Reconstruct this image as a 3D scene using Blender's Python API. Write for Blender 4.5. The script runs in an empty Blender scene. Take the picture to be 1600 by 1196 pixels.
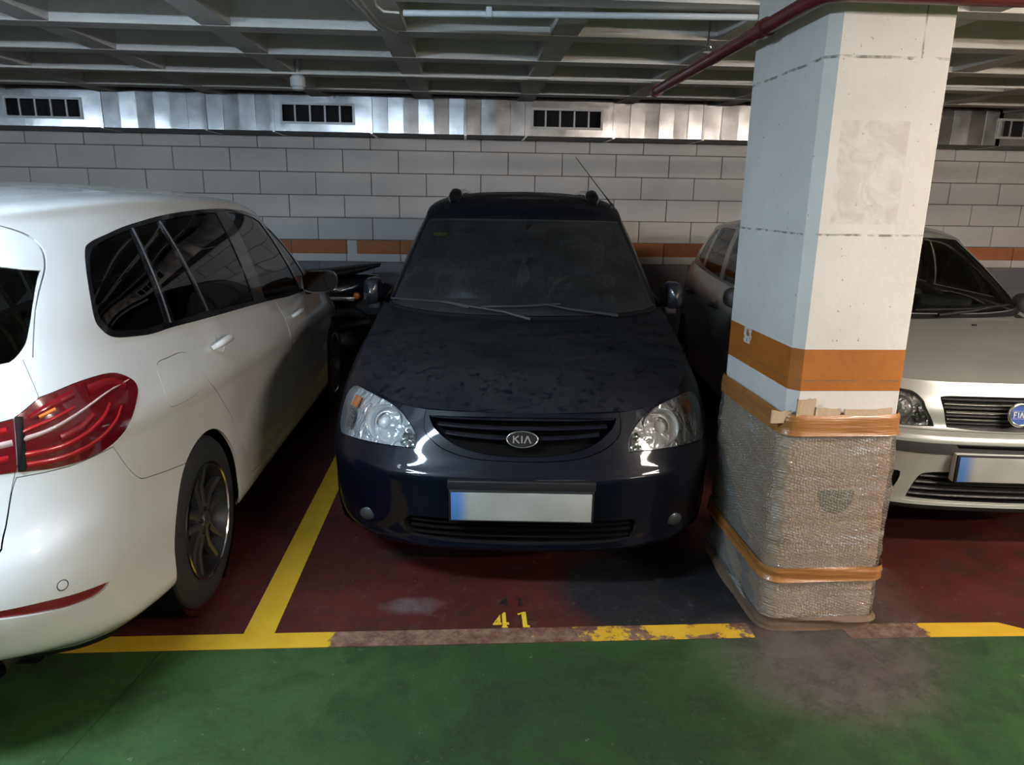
import bpy, bmesh, math, random
import numpy as np
from mathutils import Vector, Matrix
from mathutils.geometry import delaunay_2d_cdt

random.seed(7)
scene = bpy.context.scene
COL = scene.collection

# ---------------------------------------------------------------- camera
cam_data = bpy.data.cameras.new('camera')
cam = bpy.data.objects.new('camera', cam_data); COL.objects.link(cam)
cam_data.sensor_width = 36.0; cam_data.sensor_fit = 'HORIZONTAL'
cam_data.lens = 36.0 * 1123.15 / 1600.0
cam_data.clip_start = .05; cam_data.clip_end = 100
PITCH, YAW, ROLL, EYE = .2488, .0632, .0152, 1.54
fw = Vector((math.sin(YAW) * math.cos(PITCH), math.cos(YAW) * math.cos(PITCH), -math.sin(PITCH)))
rt = Vector((math.cos(YAW), -math.sin(YAW), 0)); up_ = rt.cross(fw)
cr, sr = math.cos(ROLL), math.sin(ROLL)
X = cr * rt + sr * up_; Y = -sr * rt + cr * up_
cam.matrix_world = Matrix(((X.x, Y.x, -fw.x, 0), (X.y, Y.y, -fw.y, 0), (X.z, Y.z, -fw.z, EYE), (0, 0, 0, 1)))
scene.camera = cam

# ---------------------------------------------------------------- world, lamps, exposure
world = bpy.data.worlds.new('world'); scene.world = world; world.use_nodes = True
world.node_tree.nodes['Background'].inputs[0].default_value = (.5, .55, .6, 1)
world.node_tree.nodes['Background'].inputs[1].default_value = .02
scene.view_settings.view_transform = 'Standard'; scene.view_settings.look = 'None'
scene.view_settings.gamma = 1.0; scene.view_settings.use_curve_mapping = False
scene.view_settings.exposure = .85
scene.cycles.max_bounces = 8; scene.cycles.transparent_max_bounces = 24; scene.cycles.caustics_reflective = False
scene.cycles.sample_clamp_indirect = 4.0
WARM, COOL, NEUT = (1.0, .86, .75), (.66, .83, 1.0), (1.0, .93, .86)
# tube lamps, first two read off reflections, the other five added as unseen fill: (x, y, z, length along x, turned, watts, colour)
TUBES = [(-1.55, 1.05, 2.27, 1.2, 0, 125, COOL), (3.05, 1.05, 2.25, 1.2, 0, 85, WARM), (-6.3, 1.5, 2.27, 1.2, 0, 95, COOL), (6.4, .8, 2.27, 1.2, 0, 175, WARM),
         (.8, -2.8, 2.27, 1.2, 0, 28, NEUT), (-4.6, -2.8, 2.27, 1.2, 0, 50, COOL), (3.7, -1.0, 2.27, 1.2, 0, 150, WARM)]
LAMP_PLACES = ['over the white car\'s tail', 'in front of the wrapped pillar', 'added as unseen fill over the bays far left', 'added as unseen fill over the bays far right', 'added as unseen fill in the middle of the aisle behind the camera',
               'added as unseen fill over the left end of the aisle behind the camera', 'added as unseen fill over the right end of the aisle behind the camera']
# ---------------------------------------------------------------- smooth patches
def cr_weights(t):
    t2 = t * t; t3 = t2 * t
    return (-.5 * t3 + t2 - .5 * t, 1.5 * t3 - 2.5 * t2 + 1, -1.5 * t3 + 2 * t2 + .5 * t, .5 * t3 - .5 * t2)


class Patch:
    """A smooth surface through a grid of control points, column index u along the car, row index v upwards."""
    def __init__(self, grid, sym0=True, sym1=True):
        g = np.array(grid, float)                      # [nu][nv][3]
        M = np.array([-1, 1, 1.])
        a = g[1] * M if sym0 else 2 * g[0] - g[1]
        b = g[-2] * M if sym1 else 2 * g[-1] - g[-2]
        g = np.concatenate([a[None], g, b[None]], 0)
        lo = 2 * g[:, :1] - g[:, 1:2]; hi = 2 * g[:, -1:] - g[:, -2:-1]
        self.g = np.concatenate([lo, g, hi], 1)
        self.nu = self.g.shape[0] - 3; self.nv = self.g.shape[1] - 3
        self.table = None

    def __call__(self, u, v):
        u = np.clip(np.asarray(u, float), 0, self.nu); v = np.clip(np.asarray(v, float), 0, self.nv)
        i = np.minimum(u.astype(int), self.nu - 1); j = np.minimum(v.astype(int), self.nv - 1)
        wu = cr_weights(u - i); wv = cr_weights(v - j)
        out = 0
        for a in range(4):
            for b in range(4):
                out = out + (wu[a] * wv[b])[..., None] * self.g[i + a, j + b]
        return out

    def normal(self, u, v, e=.02):
        du = self(np.minimum(u + e, self.nu), v) - self(np.maximum(u - e, 0), v)
        dv = self(u, np.minimum(v + e, self.nv)) - self(u, np.maximum(v - e, 0))
        n = np.cross(du, dv)
        return n / np.maximum(np.linalg.norm(n, axis=-1, keepdims=True), 1e-9)

    def find(self, q, view, box=None):
        """uv of the points whose view (a function of the 3-D point) is q."""
        q = np.atleast_2d(np.asarray(q, float))
        U, V = np.meshgrid(np.linspace(0, self.nu, self.nu * 14 + 1), np.linspace(0, self.nv, self.nv * 14 + 1), indexing='ij')
        if box is not None:
            k = (U >= box[0]) & (U <= box[1]) & (V >= box[2]) & (V <= box[3]); U = U[k]; V = V[k]
        U = U.ravel(); V = V.ravel(); T = view(self(U, V))
        k = np.array([np.argmin(((T - p) ** 2).sum(1)) for p in q]); w = np.stack([U[k], V[k]], 1); e = 1e-3
        for it in range(12):
            f = view(self(w[:, 0], w[:, 1])) - q
            a = (view(self(w[:, 0] + e, w[:, 1])) - view(self(w[:, 0] - e, w[:, 1]))) / (2 * e)
            b = (view(self(w[:, 0], w[:, 1] + e)) - view(self(w[:, 0], w[:, 1] - e))) / (2 * e)
            d = a[:, 0] * b[:, 1] - a[:, 1] * b[:, 0]; ok = np.abs(d) > 1e-7; d = np.where(ok, d, 1)
            st = np.stack([(-f[:, 0] * b[:, 1] + f[:, 1] * b[:, 0]) / d, (-a[:, 0] * f[:, 1] + a[:, 1] * f[:, 0]) / d], 1)
            w = np.clip(w + np.clip(st, -.3, .3) * ok[:, None], 0, [self.nu, self.nv])
        return w


SZ = lambda P: np.stack([P[..., 0] + P[..., 1], P[..., 2]], -1)      # along the body x+y, and height
XZ = lambda P: P[..., [0, 2]]
XY = lambda P: P[..., [0, 1]]


def lerp(a, b, t): return a + (b - a) * t


def densify(poly, step, closed=True):
    poly = [np.array(p, float) for p in poly]; out = []
    n = len(poly)
    for i in range(n if closed else n - 1):
        a, b = poly[i], poly[(i + 1) % n]
        k = max(1, int(np.ceil(np.linalg.norm(b - a) / step)))
        out += [a + (b - a) * t / k for t in range(k)]
    if not closed: out.append(poly[-1])
    return np.array(out)


def smooth(poly, n=6, closed=True):
    """Catmull-Rom through the given points; a point given as (x, y, 1) stays a corner."""
    pts = [np.array(p[:2], float) for p in poly]; cor = [len(p) > 2 for p in poly]; N = len(pts); out = []
    for i in range(N if closed else N - 1):
        p1, p2 = pts[i], pts[(i + 1) % N]
        p0 = pts[i - 1] if (closed or i > 0) else 2 * p1 - p2
        p3 = pts[(i + 2) % N] if (closed or i + 2 < N) else 2 * p2 - p1
        if cor[i]: p0 = 2 * p1 - p2
        if cor[(i + 1) % N]: p3 = 2 * p2 - p1
        for k in range(n):
            w = cr_weights(np.float64(k / n)); out.append(w[0] * p0 + w[1] * p1 + w[2] * p2 + w[3] * p3)
    if not closed: out.append(pts[-1])
    return np.array(out)


def inset(poly, d):
    p = np.array(poly, float)
    area = .5 * np.sum(p[:, 0] * np.roll(p[:, 1], -1) - np.roll(p[:, 0], -1) * p[:, 1])
    s = 1 if area > 0 else -1
    e = np.roll(p, -1, 0) - p; L = np.maximum(np.linalg.norm(e, axis=1, keepdims=True), 1e-9); e = e / L
    nrm = np.stack([-e[:, 1], e[:, 0]], 1) * s
    m = nrm + np.roll(nrm, 1, 0); m = m / np.maximum((m * m).sum(1, keepdims=True), .5) * 2
    return p + m * d


def in_poly(P, poly):
    x, y = P[:, 0], P[:, 1]; c = np.zeros(len(P), bool); q = np.asarray(poly)
    a = q; b = np.roll(q, -1, 0)
    for (x1, y1), (x2, y2) in zip(a, b):
        if y1 == y2: continue
        k = ((y1 > y) != (y2 > y)) & (x < (x2 - x1) * (y - y1) / (y2 - y1) + x1)
        c ^= k
    return c


def band_grid(stations, front, side, top):
    """Lower body: stations (x, y, side weight), profile rows (z, recess) for the end and the side, top ring (z, recess)."""
    P = np.array([s[:2] for s in stations], float); n = len(P); M = np.array([-1, 1.])
    E = np.concatenate([[P[1] * M], P, [P[-2] * M]])
    T = E[2:] - E[:-2]; T /= np.linalg.norm(T, axis=1, keepdims=True)
    N = np.stack([T[:, 1], -T[:, 0]], 1)
    if N[n // 2, 0] < 0: N = -N
    g = []
    for k in range(n):
        w = stations[k][2]; col = []
        zt, rt = top[k]
        zt0 = front[-1][0] * (1 - w) + side[-1][0] * w
        zb = front[0][0] * (1 - w) + side[0][0] * w
        for (zf, rf), (zs, rs) in zip(front, side):
            z = lerp(zf, zs, w); r = lerp(rf, rs, w)
            f = (z - zb) / (zt0 - zb)
            z = zb + (zt - zb) * f
            r = r + (rt - lerp(front[-1][1], side[-1][1], w)) * f ** 3
            p = P[k] - N[k] * r
            col.append((max(p[0], 0) if 0 < k < n - 1 else 0., p[1], z))
        g.append(col)
    return np.array(g)


def upper_grid(base, edge, spine, bulge, rows=(0, .3, .62, .88, 1.), ups=((.22, .42), (.55, .80))):
    """Greenhouse and roof: base ring, roof-edge ring, spine; bulge outwards in the middle of the glass."""
    g = []
    for b, e, s, bl in zip(base, edge, spine, bulge):
        b = np.array(b, float); e = np.array(e, float); s = np.array(s, float); col = []
        d = np.array([b[0] - s[0], b[1] - s[1], 0]); out = np.array([bl[0], bl[1], 0.])
        for t in rows:
            col.append(b + (e - b) * t + out * 4 * t * (1 - t))
        for t, up in ups:
            q = lerp(e, s, t); q[2] = e[2] + (s[2] - e[2]) * up; col.append(q)
        col.append(s); g.append(col)
    return np.array(g)
# ---------------------------------------------------------------- materials
MATS = {}


def nt_mat(name):
    m = bpy.data.materials.new(name); m.use_nodes = True; m.node_tree.nodes.clear(); MATS[name] = m
    return m, m.node_tree


class N:
    """short node wiring"""
    def __init__(self, nt): self.nt = nt

    def n(self, t, ins=None, **kw):
        nd = self.nt.nodes.new(t)
        for k, v in kw.items(): setattr(nd, k, v)
        for k, v in (ins or {}).items(): self.set(nd.inputs[k], v)
        return nd

    def set(self, sock, v):
        if isinstance(v, bpy.types.NodeSocket): self.nt.links.new(v, sock)
        elif isinstance(v, bpy.types.Node): self.nt.links.new(v.outputs[0], sock)
        else:
            if isinstance(v, (tuple, list)) and len(v) == 3 and sock.type == 'RGBA': v = tuple(v) + (1,)
            sock.default_value = v

    def math(self, op, a, b=0., c=0.):
        nd = self.n('ShaderNodeMath', operation=op); self.set(nd.inputs[0], a); self.set(nd.inputs[1], b); self.set(nd.inputs[2], c); return nd.outputs[0]

    def mix(self, f, a, b):
        nd = self.n('ShaderNodeMix', data_type='RGBA'); self.set(nd.inputs[0], f); self.set(nd.inputs[6], a); self.set(nd.inputs[7], b); return nd.outputs[2]

    def noise(self, scale, detail=4, vec=None, rough=.55, dist=0.):
        nd = self.n('ShaderNodeTexNoise', {'Scale': scale, 'Detail': detail, 'Roughness': rough, 'Distortion': dist})
        self.set(nd.inputs['Vector'], vec if vec is not None else self.obj()); return nd.outputs['Fac']

    def ramp(self, f, lo, hi):
        nd = self.n('ShaderNodeMapRange', {'Value': f, 'From Min': lo, 'From Max': hi}); return nd.outputs[0]

    def obj(self): return self.n('ShaderNodeTexCoord').outputs['Object']

    def pos(self): return self.n('ShaderNodeNewGeometry').outputs['Position']

    def xyz(self, v): return self.n('ShaderNodeSeparateXYZ', {0: v}).outputs

    def bump(self, h, strength=.3, dist=.01): return self.n('ShaderNodeBump', {'Height': h, 'Strength': strength, 'Distance': dist}).outputs[0]

    def out(self, sh): o = self.n('ShaderNodeOutputMaterial'); self.set(o.inputs[0], sh)

    def bsdf(self, **k):
        nd = self.n('ShaderNodeBsdfPrincipled'); names = dict(col='Base Color', rough='Roughness', metal='Metallic', coat='Coat Weight', coatr='Coat Roughness', spec='Specular IOR Level',
                    trans='Transmission Weight', ior='IOR', alpha='Alpha', emit='Emission Color', es='Emission Strength', nrm='Normal', aniso='Anisotropic')
        for a, v in k.items(): self.set(nd.inputs[names[a]], v)
        return nd.outputs[0]


def plain(name, col, rough=.5, metal=0., coat=0., spec=.5, speck=.06, scale=30, emit=None, es=0.):
    """procedural base: a slight mottling of the colour"""
    m, nt = nt_mat(name); q = N(nt)
    f = q.noise(scale, 3)
    c = q.mix(q.ramp(f, .3, .7), tuple(x * (1 - speck) for x in col), tuple(min(1, x * (1 + speck)) for x in col))
    k = dict(col=c, rough=rough, metal=metal, coat=coat, spec=spec)
    if emit: k.update(emit=emit, es=es)
    q.out(q.bsdf(**k)); return m


def glass(name, tint, gloss=1.0, rough=.02, dirt=0.):
    m, nt = nt_mat(name); q = N(nt)
    fr = q.n('ShaderNodeFresnel', {'IOR': 1.5}).outputs[0]
    t = q.n('ShaderNodeBsdfTransparent', {0: tint}).outputs[0]
    g = q.n('ShaderNodeBsdfGlossy', {0: (gloss,) * 3, 'Roughness': rough}).outputs[0]
    s = q.n('ShaderNodeMixShader', {0: fr, 1: t, 2: g}).outputs[0]
    if dirt:
        f = q.math('MULTIPLY', q.math('MULTIPLY_ADD', q.ramp(q.noise(2.4, 4, dist=2.0), .35, .75), .5, .5), dirt)
        d = q.n('ShaderNodeBsdfDiffuse', {0: (.35, .36, .38)}).outputs[0]
        s = q.n('ShaderNodeMixShader', {0: f, 1: s, 2: d}).outputs[0]
    q.out(s); return m


def M(name): return MATS[name]


# ---------------------------------------------------------------- objects
def add(name, verts, faces, mat, parent=None, smooth=False, normals=None, sharp=None):
    me = bpy.data.meshes.new(name); me.from_pydata([tuple(v) for v in verts], [], [tuple(int(i) for i in f) for f in faces])
    me.update()
    if mat: me.materials.append(M(mat) if isinstance(mat, str) else mat)
    if smooth or normals is not None:
        me.polygons.foreach_set('use_smooth', [True] * len(me.polygons))
        if sharp is not None:
            me.set_sharp_from_angle(angle=math.radians(sharp))
    if normals is not None: me.normals_split_custom_set_from_vertices([tuple(n) for n in normals])
    o = bpy.data.objects.new(name, me); COL.objects.link(o)
    if parent: o.parent = parent
    return o


def empty(name, loc=(0, 0, 0), rz=0, parent=None):
    o = bpy.data.objects.new(name, None); COL.objects.link(o); o.location = loc; o.rotation_euler = (0, 0, rz); o.empty_display_size = .1
    if parent: o.parent = parent
    return o


def tag(o, label=None, cat=None, group=None, kind=None):
    if label: o['label'] = label
    if cat: o['category'] = cat
    if group: o['group'] = group
    if kind: o['kind'] = kind
    return o


class MB:
    """collects shapes, then links them as one mesh object"""
    def __init__(self): self.v = []; self.f = []

    def raw(self, v, f):
        k = len(self.v); self.v += [tuple(p) for p in v]; self.f += [tuple(i + k for i in g) for g in f]; return self

    def box(self, a, b, m=None):
        x0, y0, z0 = a; x1, y1, z1 = b
        v = [(x, y, z) for z in (z0, z1) for x, y in ((x0, y0), (x1, y0), (x1, y1), (x0, y1))]
        if m is not None: v = [m @ Vector(p) for p in v]
        return self.raw(v, [(3, 2, 1, 0), (4, 5, 6, 7), (0, 1, 5, 4), (1, 2, 6, 5), (2, 3, 7, 6), (3, 0, 4, 7)])

    def bbox(self, a, b, r=.01, m=None):
        """box with bevelled edges"""
        bm = bmesh.new(); bmesh.ops.create_cube(bm, size=1)
        for v in bm.verts: v.co = Vector(((a[0] + b[0]) / 2 + v.co.x * (b[0] - a[0]), (a[1] + b[1]) / 2 + v.co.y * (b[1] - a[1]), (a[2] + b[2]) / 2 + v.co.z * (b[2] - a[2])))
        bmesh.ops.bevel(bm, geom=bm.edges[:], offset=r, segments=3, profile=.5, affect='EDGES')
        if m is not None: bm.transform(m)
        bm.verts.index_update()
        self.raw([v.co[:] for v in bm.verts], [[v.index for v in f.verts] for f in bm.faces]); bm.free(); return self

    def tube(self, pts, r, n=10, cap=True):
        pts = [Vector(p) for p in pts]; rr = r if isinstance(r, (list, tuple)) else [r] * len(pts)
        k0 = len(self.v); prev = None
        for i, p in enumerate(pts):
            t = (pts[min(i + 1, len(pts) - 1)] - pts[max(i - 1, 0)]).normalized()
            if prev is None:
                a = Vector((0, 0, 1)) if abs(t.z) < .9 else Vector((1, 0, 0)); u = t.cross(a).normalized()
            else: u = (prev - t * prev.dot(t)).normalized()
            prev = u; w = t.cross(u)
            self.v += [tuple(p + (u * math.cos(q) + w * math.sin(q)) * rr[i]) for q in [2 * math.pi * j / n for j in range(n)]]
        for i in range(len(pts) - 1):
            for j in range(n):
                a = k0 + i * n + j; b = k0 + i * n + (j + 1) % n
                self.f.append((a, b, b + n, a + n))
        if cap:
            self.f.append(tuple(k0 + j for j in reversed(range(n)))); self.f.append(tuple(k0 + (len(pts) - 1) * n + j for j in range(n)))
        return self

    def lathe(self, prof, n=32, m=None, closed=False):
        """prof (r, h) about the z axis"""
        k0 = len(self.v); L = len(prof)
        for r, h in prof:
            for j in range(n):
                a = 2 * math.pi * j / n; p = Vector((r * math.cos(a), r * math.sin(a), h)); self.v.append(tuple(m @ p if m is not None else p))
        for i in range(L if closed else L - 1):
            for j in range(n):
                a = k0 + i * n + j; b = k0 + i * n + (j + 1) % n; c = k0 + ((i + 1) % L) * n + (j + 1) % n; d = k0 + ((i + 1) % L) * n + j
                self.f.append((a, b, c, d))
        return self

    def prism(self, poly, h0, h1, m=None):
        n = len(poly); v = [Vector((p[0], p[1], h)) for h in (h0, h1) for p in poly]
        if m is not None: v = [m @ p for p in v]
        area = sum(poly[i][0] * poly[(i + 1) % n][1] - poly[(i + 1) % n][0] * poly[i][1] for i in range(n))
        if area > 0: f = [tuple(range(n - 1, -1, -1)), tuple(range(n, 2 * n))] + [(i, (i + 1) % n, n + (i + 1) % n, n + i) for i in range(n)]
        else: f = [tuple(range(n)), tuple(range(2 * n - 1, n - 1, -1))] + [((i + 1) % n, i, n + i, n + (i + 1) % n) for i in range(n)]
        return self.raw(v, f)

    def grid(self, P, flip=False):
        P = np.asarray(P); a, b = P.shape[:2]; k = len(self.v); self.v += [tuple(p) for p in P.reshape(-1, 3)]
        for i in range(a - 1):
            for j in range(b - 1):
                q = (k + i * b + j, k + (i + 1) * b + j, k + (i + 1) * b + j + 1, k + i * b + j + 1)
                self.f.append(q[::-1] if flip else q)
        return self

    def build(self, name, mat, parent=None, smooth=None):
        return add(name, self.v, self.f, mat, parent, smooth=smooth is not None, sharp=smooth)


def clone(o, parent=None, **kw):
    c = o.copy(); COL.objects.link(c)
    if parent is not None: c.parent = parent
    for k, v in kw.items(): setattr(c, k, v)
    return c


# ---------------------------------------------------------------- cutting a patch into panels
class Cut:
    def __init__(self, patch, su=8, sv=6, flip=False):
        self.p = patch; self.su = su; self.sv = sv; self.feats = []; self.flip = flip

    def feat(self, name, poly, view=SZ, gap=.004, box=None, step=.03):
        poly = densify(poly, step)
        o = self.p.find(poly, view, box); i = self.p.find(inset(poly, gap), view, box) if gap else o
        self.feats.append((name, o, i)); return self

    def feat_uv(self, name, poly):
        poly = densify(poly, .12); self.feats.append((name, poly, poly)); return self

    def run(self):
        p = self.p; sc = np.array([1.0, .4])
        U, V = np.meshgrid(np.linspace(0, p.nu, p.nu * self.su + 1), np.linspace(0, p.nv, p.nv * self.sv + 1), indexing='ij')
        pts = [np.stack([U.ravel(), V.ravel()], 1)]; edges = []; k = len(pts[0])
        b = U.shape[1]; idx = np.arange(k).reshape(U.shape)
        ring = list(idx[:, 0]) + list(idx[-1, 1:]) + list(idx[-2::-1, -1]) + list(idx[0, -2:0:-1])
        edges += [(int(ring[i]), int(ring[(i + 1) % len(ring)])) for i in range(len(ring))]
        for nme, o, i in self.feats:
            for q in ([o] if i is o else [o, i]):
                q = np.clip(q, 0, [p.nu, p.nv]); pts.append(q); n = len(q)
                edges += [(k + a, k + (a + 1) % n) for a in range(n)]; k += n
        P = np.concatenate(pts) * sc
        vs, es, fs, *_ = delaunay_2d_cdt([Vector(a) for a in P], edges, [], 0, 1e-5)
        uv = np.array([v[:] for v in vs]) / sc; tri = np.array([f for f in fs if len(f) == 3])
        c = uv[tri].mean(1); lab = np.zeros(len(tri), int)
        for n, (nme, o, i) in enumerate(self.feats):
            lab[in_poly(c, o)] = -1; lab[in_poly(c, i)] = n + 1
        self.uv = uv; self.tri = tri; self.lab = lab
        self.P = p(uv[:, 0], uv[:, 1]); self.Nn = p.normal(uv[:, 0], uv[:, 1])
        if self.flip: self.Nn = -self.Nn
        q = self.P[tri]; g = np.cross(q[:, 1] - q[:, 0], q[:, 2] - q[:, 0]); ar = np.linalg.norm(g, axis=1)
        s = (g * self.Nn[tri].mean(1)).sum(1) < 0
        self.tri[s] = self.tri[s][:, ::-1]; self.ok = ar > 1e-10
        return self

    def arrays(self, name, off=0., rim=.012, bottom_rim=True):
        ids = [0] if name is None else [k + 1 for k, f in enumerate(self.feats) if f[0] == name]
        t = self.tri[np.isin(self.lab, ids) & self.ok]
        used = np.unique(t); mp = -np.ones(len(self.P), int); mp[used] = np.arange(len(used)); t = mp[t]
        n = self.Nn[used].copy(); v = self.P[used] + n * off
        cen = np.abs(self.P[used][:, 0]) < 1e-4; n[cen, 0] = 0; n /= np.maximum(np.linalg.norm(n, axis=1, keepdims=True), 1e-9)
        if rim:
            e = np.concatenate([t[:, [0, 1]], t[:, [1, 2]], t[:, [2, 0]]]); key = np.sort(e, 1)
            _, inv, cnt = np.unique(key, axis=0, return_inverse=True, return_counts=True)
            be = e[cnt[inv.ravel()] == 1]
            be = be[~(cen[be[:, 0]] & cen[be[:, 1]])]
            if len(be):
                d = v[be[:, 1]] - v[be[:, 0]]; on = np.cross(d, n[be[:, 0]]); on /= np.maximum(np.linalg.norm(on, axis=1, keepdims=True), 1e-9)
                a, b = v[be[:, 0]], v[be[:, 1]]; k = len(v); m = len(be)
                a2 = a - n[be[:, 0]] * rim; b2 = b - n[be[:, 1]] * rim
                v = np.concatenate([v, a, b, a2, b2]); n = np.concatenate([n, on, on, on, on]); r = np.arange(m)
                t = np.concatenate([t, np.stack([k + m + r, k + r, k + 2 * m + r], 1), np.stack([k + m + r, k + 2 * m + r, k + 3 * m + r], 1)])
        return v, n, t

    def part(self, name, obj_name, mat, parent, side='C', **kw):
        """side C: both halves joined; R: x > 0; L: x < 0; returns the object"""
        v, n, t = self.arrays(name, **kw); MX = np.array([-1, 1, 1.])
        if len(t) == 0: print('EMPTY PART', obj_name); return None
        if side == 'C':
            k = len(v); v, n, t = np.concatenate([v, v * MX]), np.concatenate([n, n * MX]), np.concatenate([t, t[:, ::-1] + k])
        elif side == 'L': v, n, t = v * MX, n * MX, t[:, ::-1]
        return add(obj_name, v, t, mat, parent, normals=n)

    def pair(self, name, obj_name, mat, parent, **kw):
        return [self.part(name, obj_name, mat, parent, s, **kw) for s in 'LR']

    def at(self, q, view=SZ, box=None):
        w = self.p.find([q], view, box)[0]; return self.p(*w), self.p.normal(w[0], w[1]) * (-1 if self.flip else 1)


def frame(P, nrm, up=(0, 0, 1), side=1):
    """matrix whose z axis is the surface normal at P, y axis as close to up as it can be"""
    P = Vector(P); n = Vector(nrm).normalized()
    if side < 0: P.x = -P.x; n.x = -n.x
    u = Vector(up); y = (u - n * u.dot(n)).normalized(); x = y.cross(n)
    return Matrix(((x.x, y.x, n.x, P.x), (x.y, y.y, n.y, P.y), (x.z, y.z, n.z, P.z), (0, 0, 0, 1)))
# ---------------------------------------------------------------- the setting
plain('concrete', (.36, .345, .32), .85, scale=6, speck=.18)
plain('plaster', (.55, .54, .52), .8, scale=5, speck=.08)


def wall_paint_material():
    m, nt = nt_mat('wall_paint'); q = N(nt); p = q.pos(); x, y, z = q.xyz(p)
    base = q.mix(q.ramp(q.noise(1.7, 5, p), .35, .7), (.64, .62, .60), (.74, .72, .69))
    base = q.mix(q.math('MULTIPLY', q.ramp(q.noise(9, 5, p, .7), .62, .78), .35), base, (.33, .31, .29))
    orange = q.mix(q.ramp(q.noise(6, 4, p), .3, .75), (.42, .145, .05), (.52, .20, .08))
    w = q.math('MULTIPLY_ADD', q.noise(5, 3, p), .006, z)
    band = q.math('MULTIPLY', q.math('GREATER_THAN', w, .951), q.math('LESS_THAN', w, 1.103))
    patch = q.math('MULTIPLY', q.math('GREATER_THAN', x, -1.30), q.math('LESS_THAN', x, -1.20))
    band = q.math('MULTIPLY', band, q.math('SUBTRACT', 1., patch))
    c = q.mix(band, base, orange)
    c = q.mix(q.math('LESS_THAN', w, .866), c, q.mix(q.noise(3, 4, p), (.15, .15, .17), (.21, .21, .23)))
    q.out(q.bsdf(col=c, rough=.72, nrm=q.bump(q.noise(60, 4, p), .25, .004)))


wall_paint_material()
plain('mortar', (.20, .185, .17), .95, scale=20, speck=.25)

# floor: red bays, green aisle, worn patches
m, nt = nt_mat('floor_paint'); q = N(nt); p = q.pos(); x, y, z = q.xyz(p)
warp = q.math('MULTIPLY_ADD', q.noise(9, 3, p), .006, y)
green = q.mix(q.ramp(q.noise(1.6, 6, p, .65, .6), .3, .75), (.021, .058, .020), (.052, .108, .031))
green = q.mix(q.math('MULTIPLY', q.ramp(q.noise(3.1, 5, p, .7), .55, .8), .55), green, (.024, .038, .020))
red = q.mix(q.ramp(q.noise(2.2, 6, p, .65), .32, .72), (.056, .010, .010), (.098, .020, .019))
red = q.mix(q.math('MULTIPLY', q.ramp(q.noise(7, 6, p, .75), .60, .74), .45), red, (.13, .105, .10))
def spot(cx, cy, rx, ry, soft=.5, wob=.5, sc=4):
    dx = q.math('DIVIDE', q.math('SUBTRACT', x, cx), rx); dy = q.math('DIVIDE', q.math('SUBTRACT', y, cy), ry)
    d = q.math('SQRT', q.math('ADD', q.math('MULTIPLY', dx, dx), q.math('MULTIPLY', dy, dy)))
    d = q.math('ADD', d, q.math('MULTIPLY', q.math('SUBTRACT', q.noise(sc, 5, p, .65), .5), wob * 2))
    return q.ramp(d, 1 + soft, 1 - soft)
# black resurfaced strip beside the pillar in the bay, with scuffs
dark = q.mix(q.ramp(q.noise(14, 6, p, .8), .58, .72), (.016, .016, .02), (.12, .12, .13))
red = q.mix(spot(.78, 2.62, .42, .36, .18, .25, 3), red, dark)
red = q.mix(q.math('MULTIPLY', spot(-.22, 2.52, .09, .05, .5, .7, 12), .6), red, (.16, .14, .14))
red = q.mix(q.math('MULTIPLY', spot(-.2, 2.95, .14, .05, .5, .8, 12), .5), red, (.13, .11, .11))
c = q.mix(q.math('LESS_THAN', warp, 2.262), red, green)
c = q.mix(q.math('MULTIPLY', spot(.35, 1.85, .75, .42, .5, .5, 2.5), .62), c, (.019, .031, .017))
# bare grey concrete around the foot of the pillar
grey = q.mix(q.ramp(q.noise(5, 6, p, .7), .3, .7), (.072, .060, .054), (.125, .108, .097))
c = q.mix(spot(1.27, 2.12, .36, .28, .35, .55, 3.5), c, grey)
c = q.mix(q.math('MULTIPLY', spot(1.55, 2.6, .22, .5, .4, .5, 4), .55), c, grey)
c = q.mix(q.math('MULTIPLY', q.ramp(q.noise(30, 3, p, .6), .70, .72), .5), c, (.20, .20, .18))
c = q.mix(q.math('MULTIPLY', q.ramp(q.noise(4.2, 8, p, .85, .4), .47, .60), .55), c, (.016, .019, .014))
c = q.mix(q.math('MULTIPLY', q.ramp(q.noise(11, 8, p, .9, .8), .55, .66), .40), c, (.11, .11, .09))
c = q.mix(q.math('MULTIPLY', q.ramp(q.noise(55, 4, p, .7), .58, .72), .30), c, (.012, .014, .011))
# a crack in the aisle
line = q.math('ABSOLUTE', q.math('SUBTRACT', q.math('MULTIPLY_ADD', y, -.14, x), q.math('MULTIPLY_ADD', q.noise(2.5, 3, p), .03, -1.397)))
crack = q.math('MULTIPLY', q.math('LESS_THAN', line, .0035), q.math('LESS_THAN', y, 2.26))
c = q.mix(q.math('MULTIPLY', crack, .6), c, (.012, .02, .012))
rg = q.math('MULTIPLY_ADD', q.noise(6, 4, p), .25, .36)
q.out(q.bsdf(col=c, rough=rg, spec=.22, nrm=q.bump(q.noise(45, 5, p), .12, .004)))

FX0, FX1, FY0, FY1 = -9.0, 10.0, -6.5, 8.1
floor = MB().box((FX0, FY0, -.15), (FX1, FY1, 0)).build('floor', 'floor_paint'); tag(floor, kind='structure')

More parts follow.
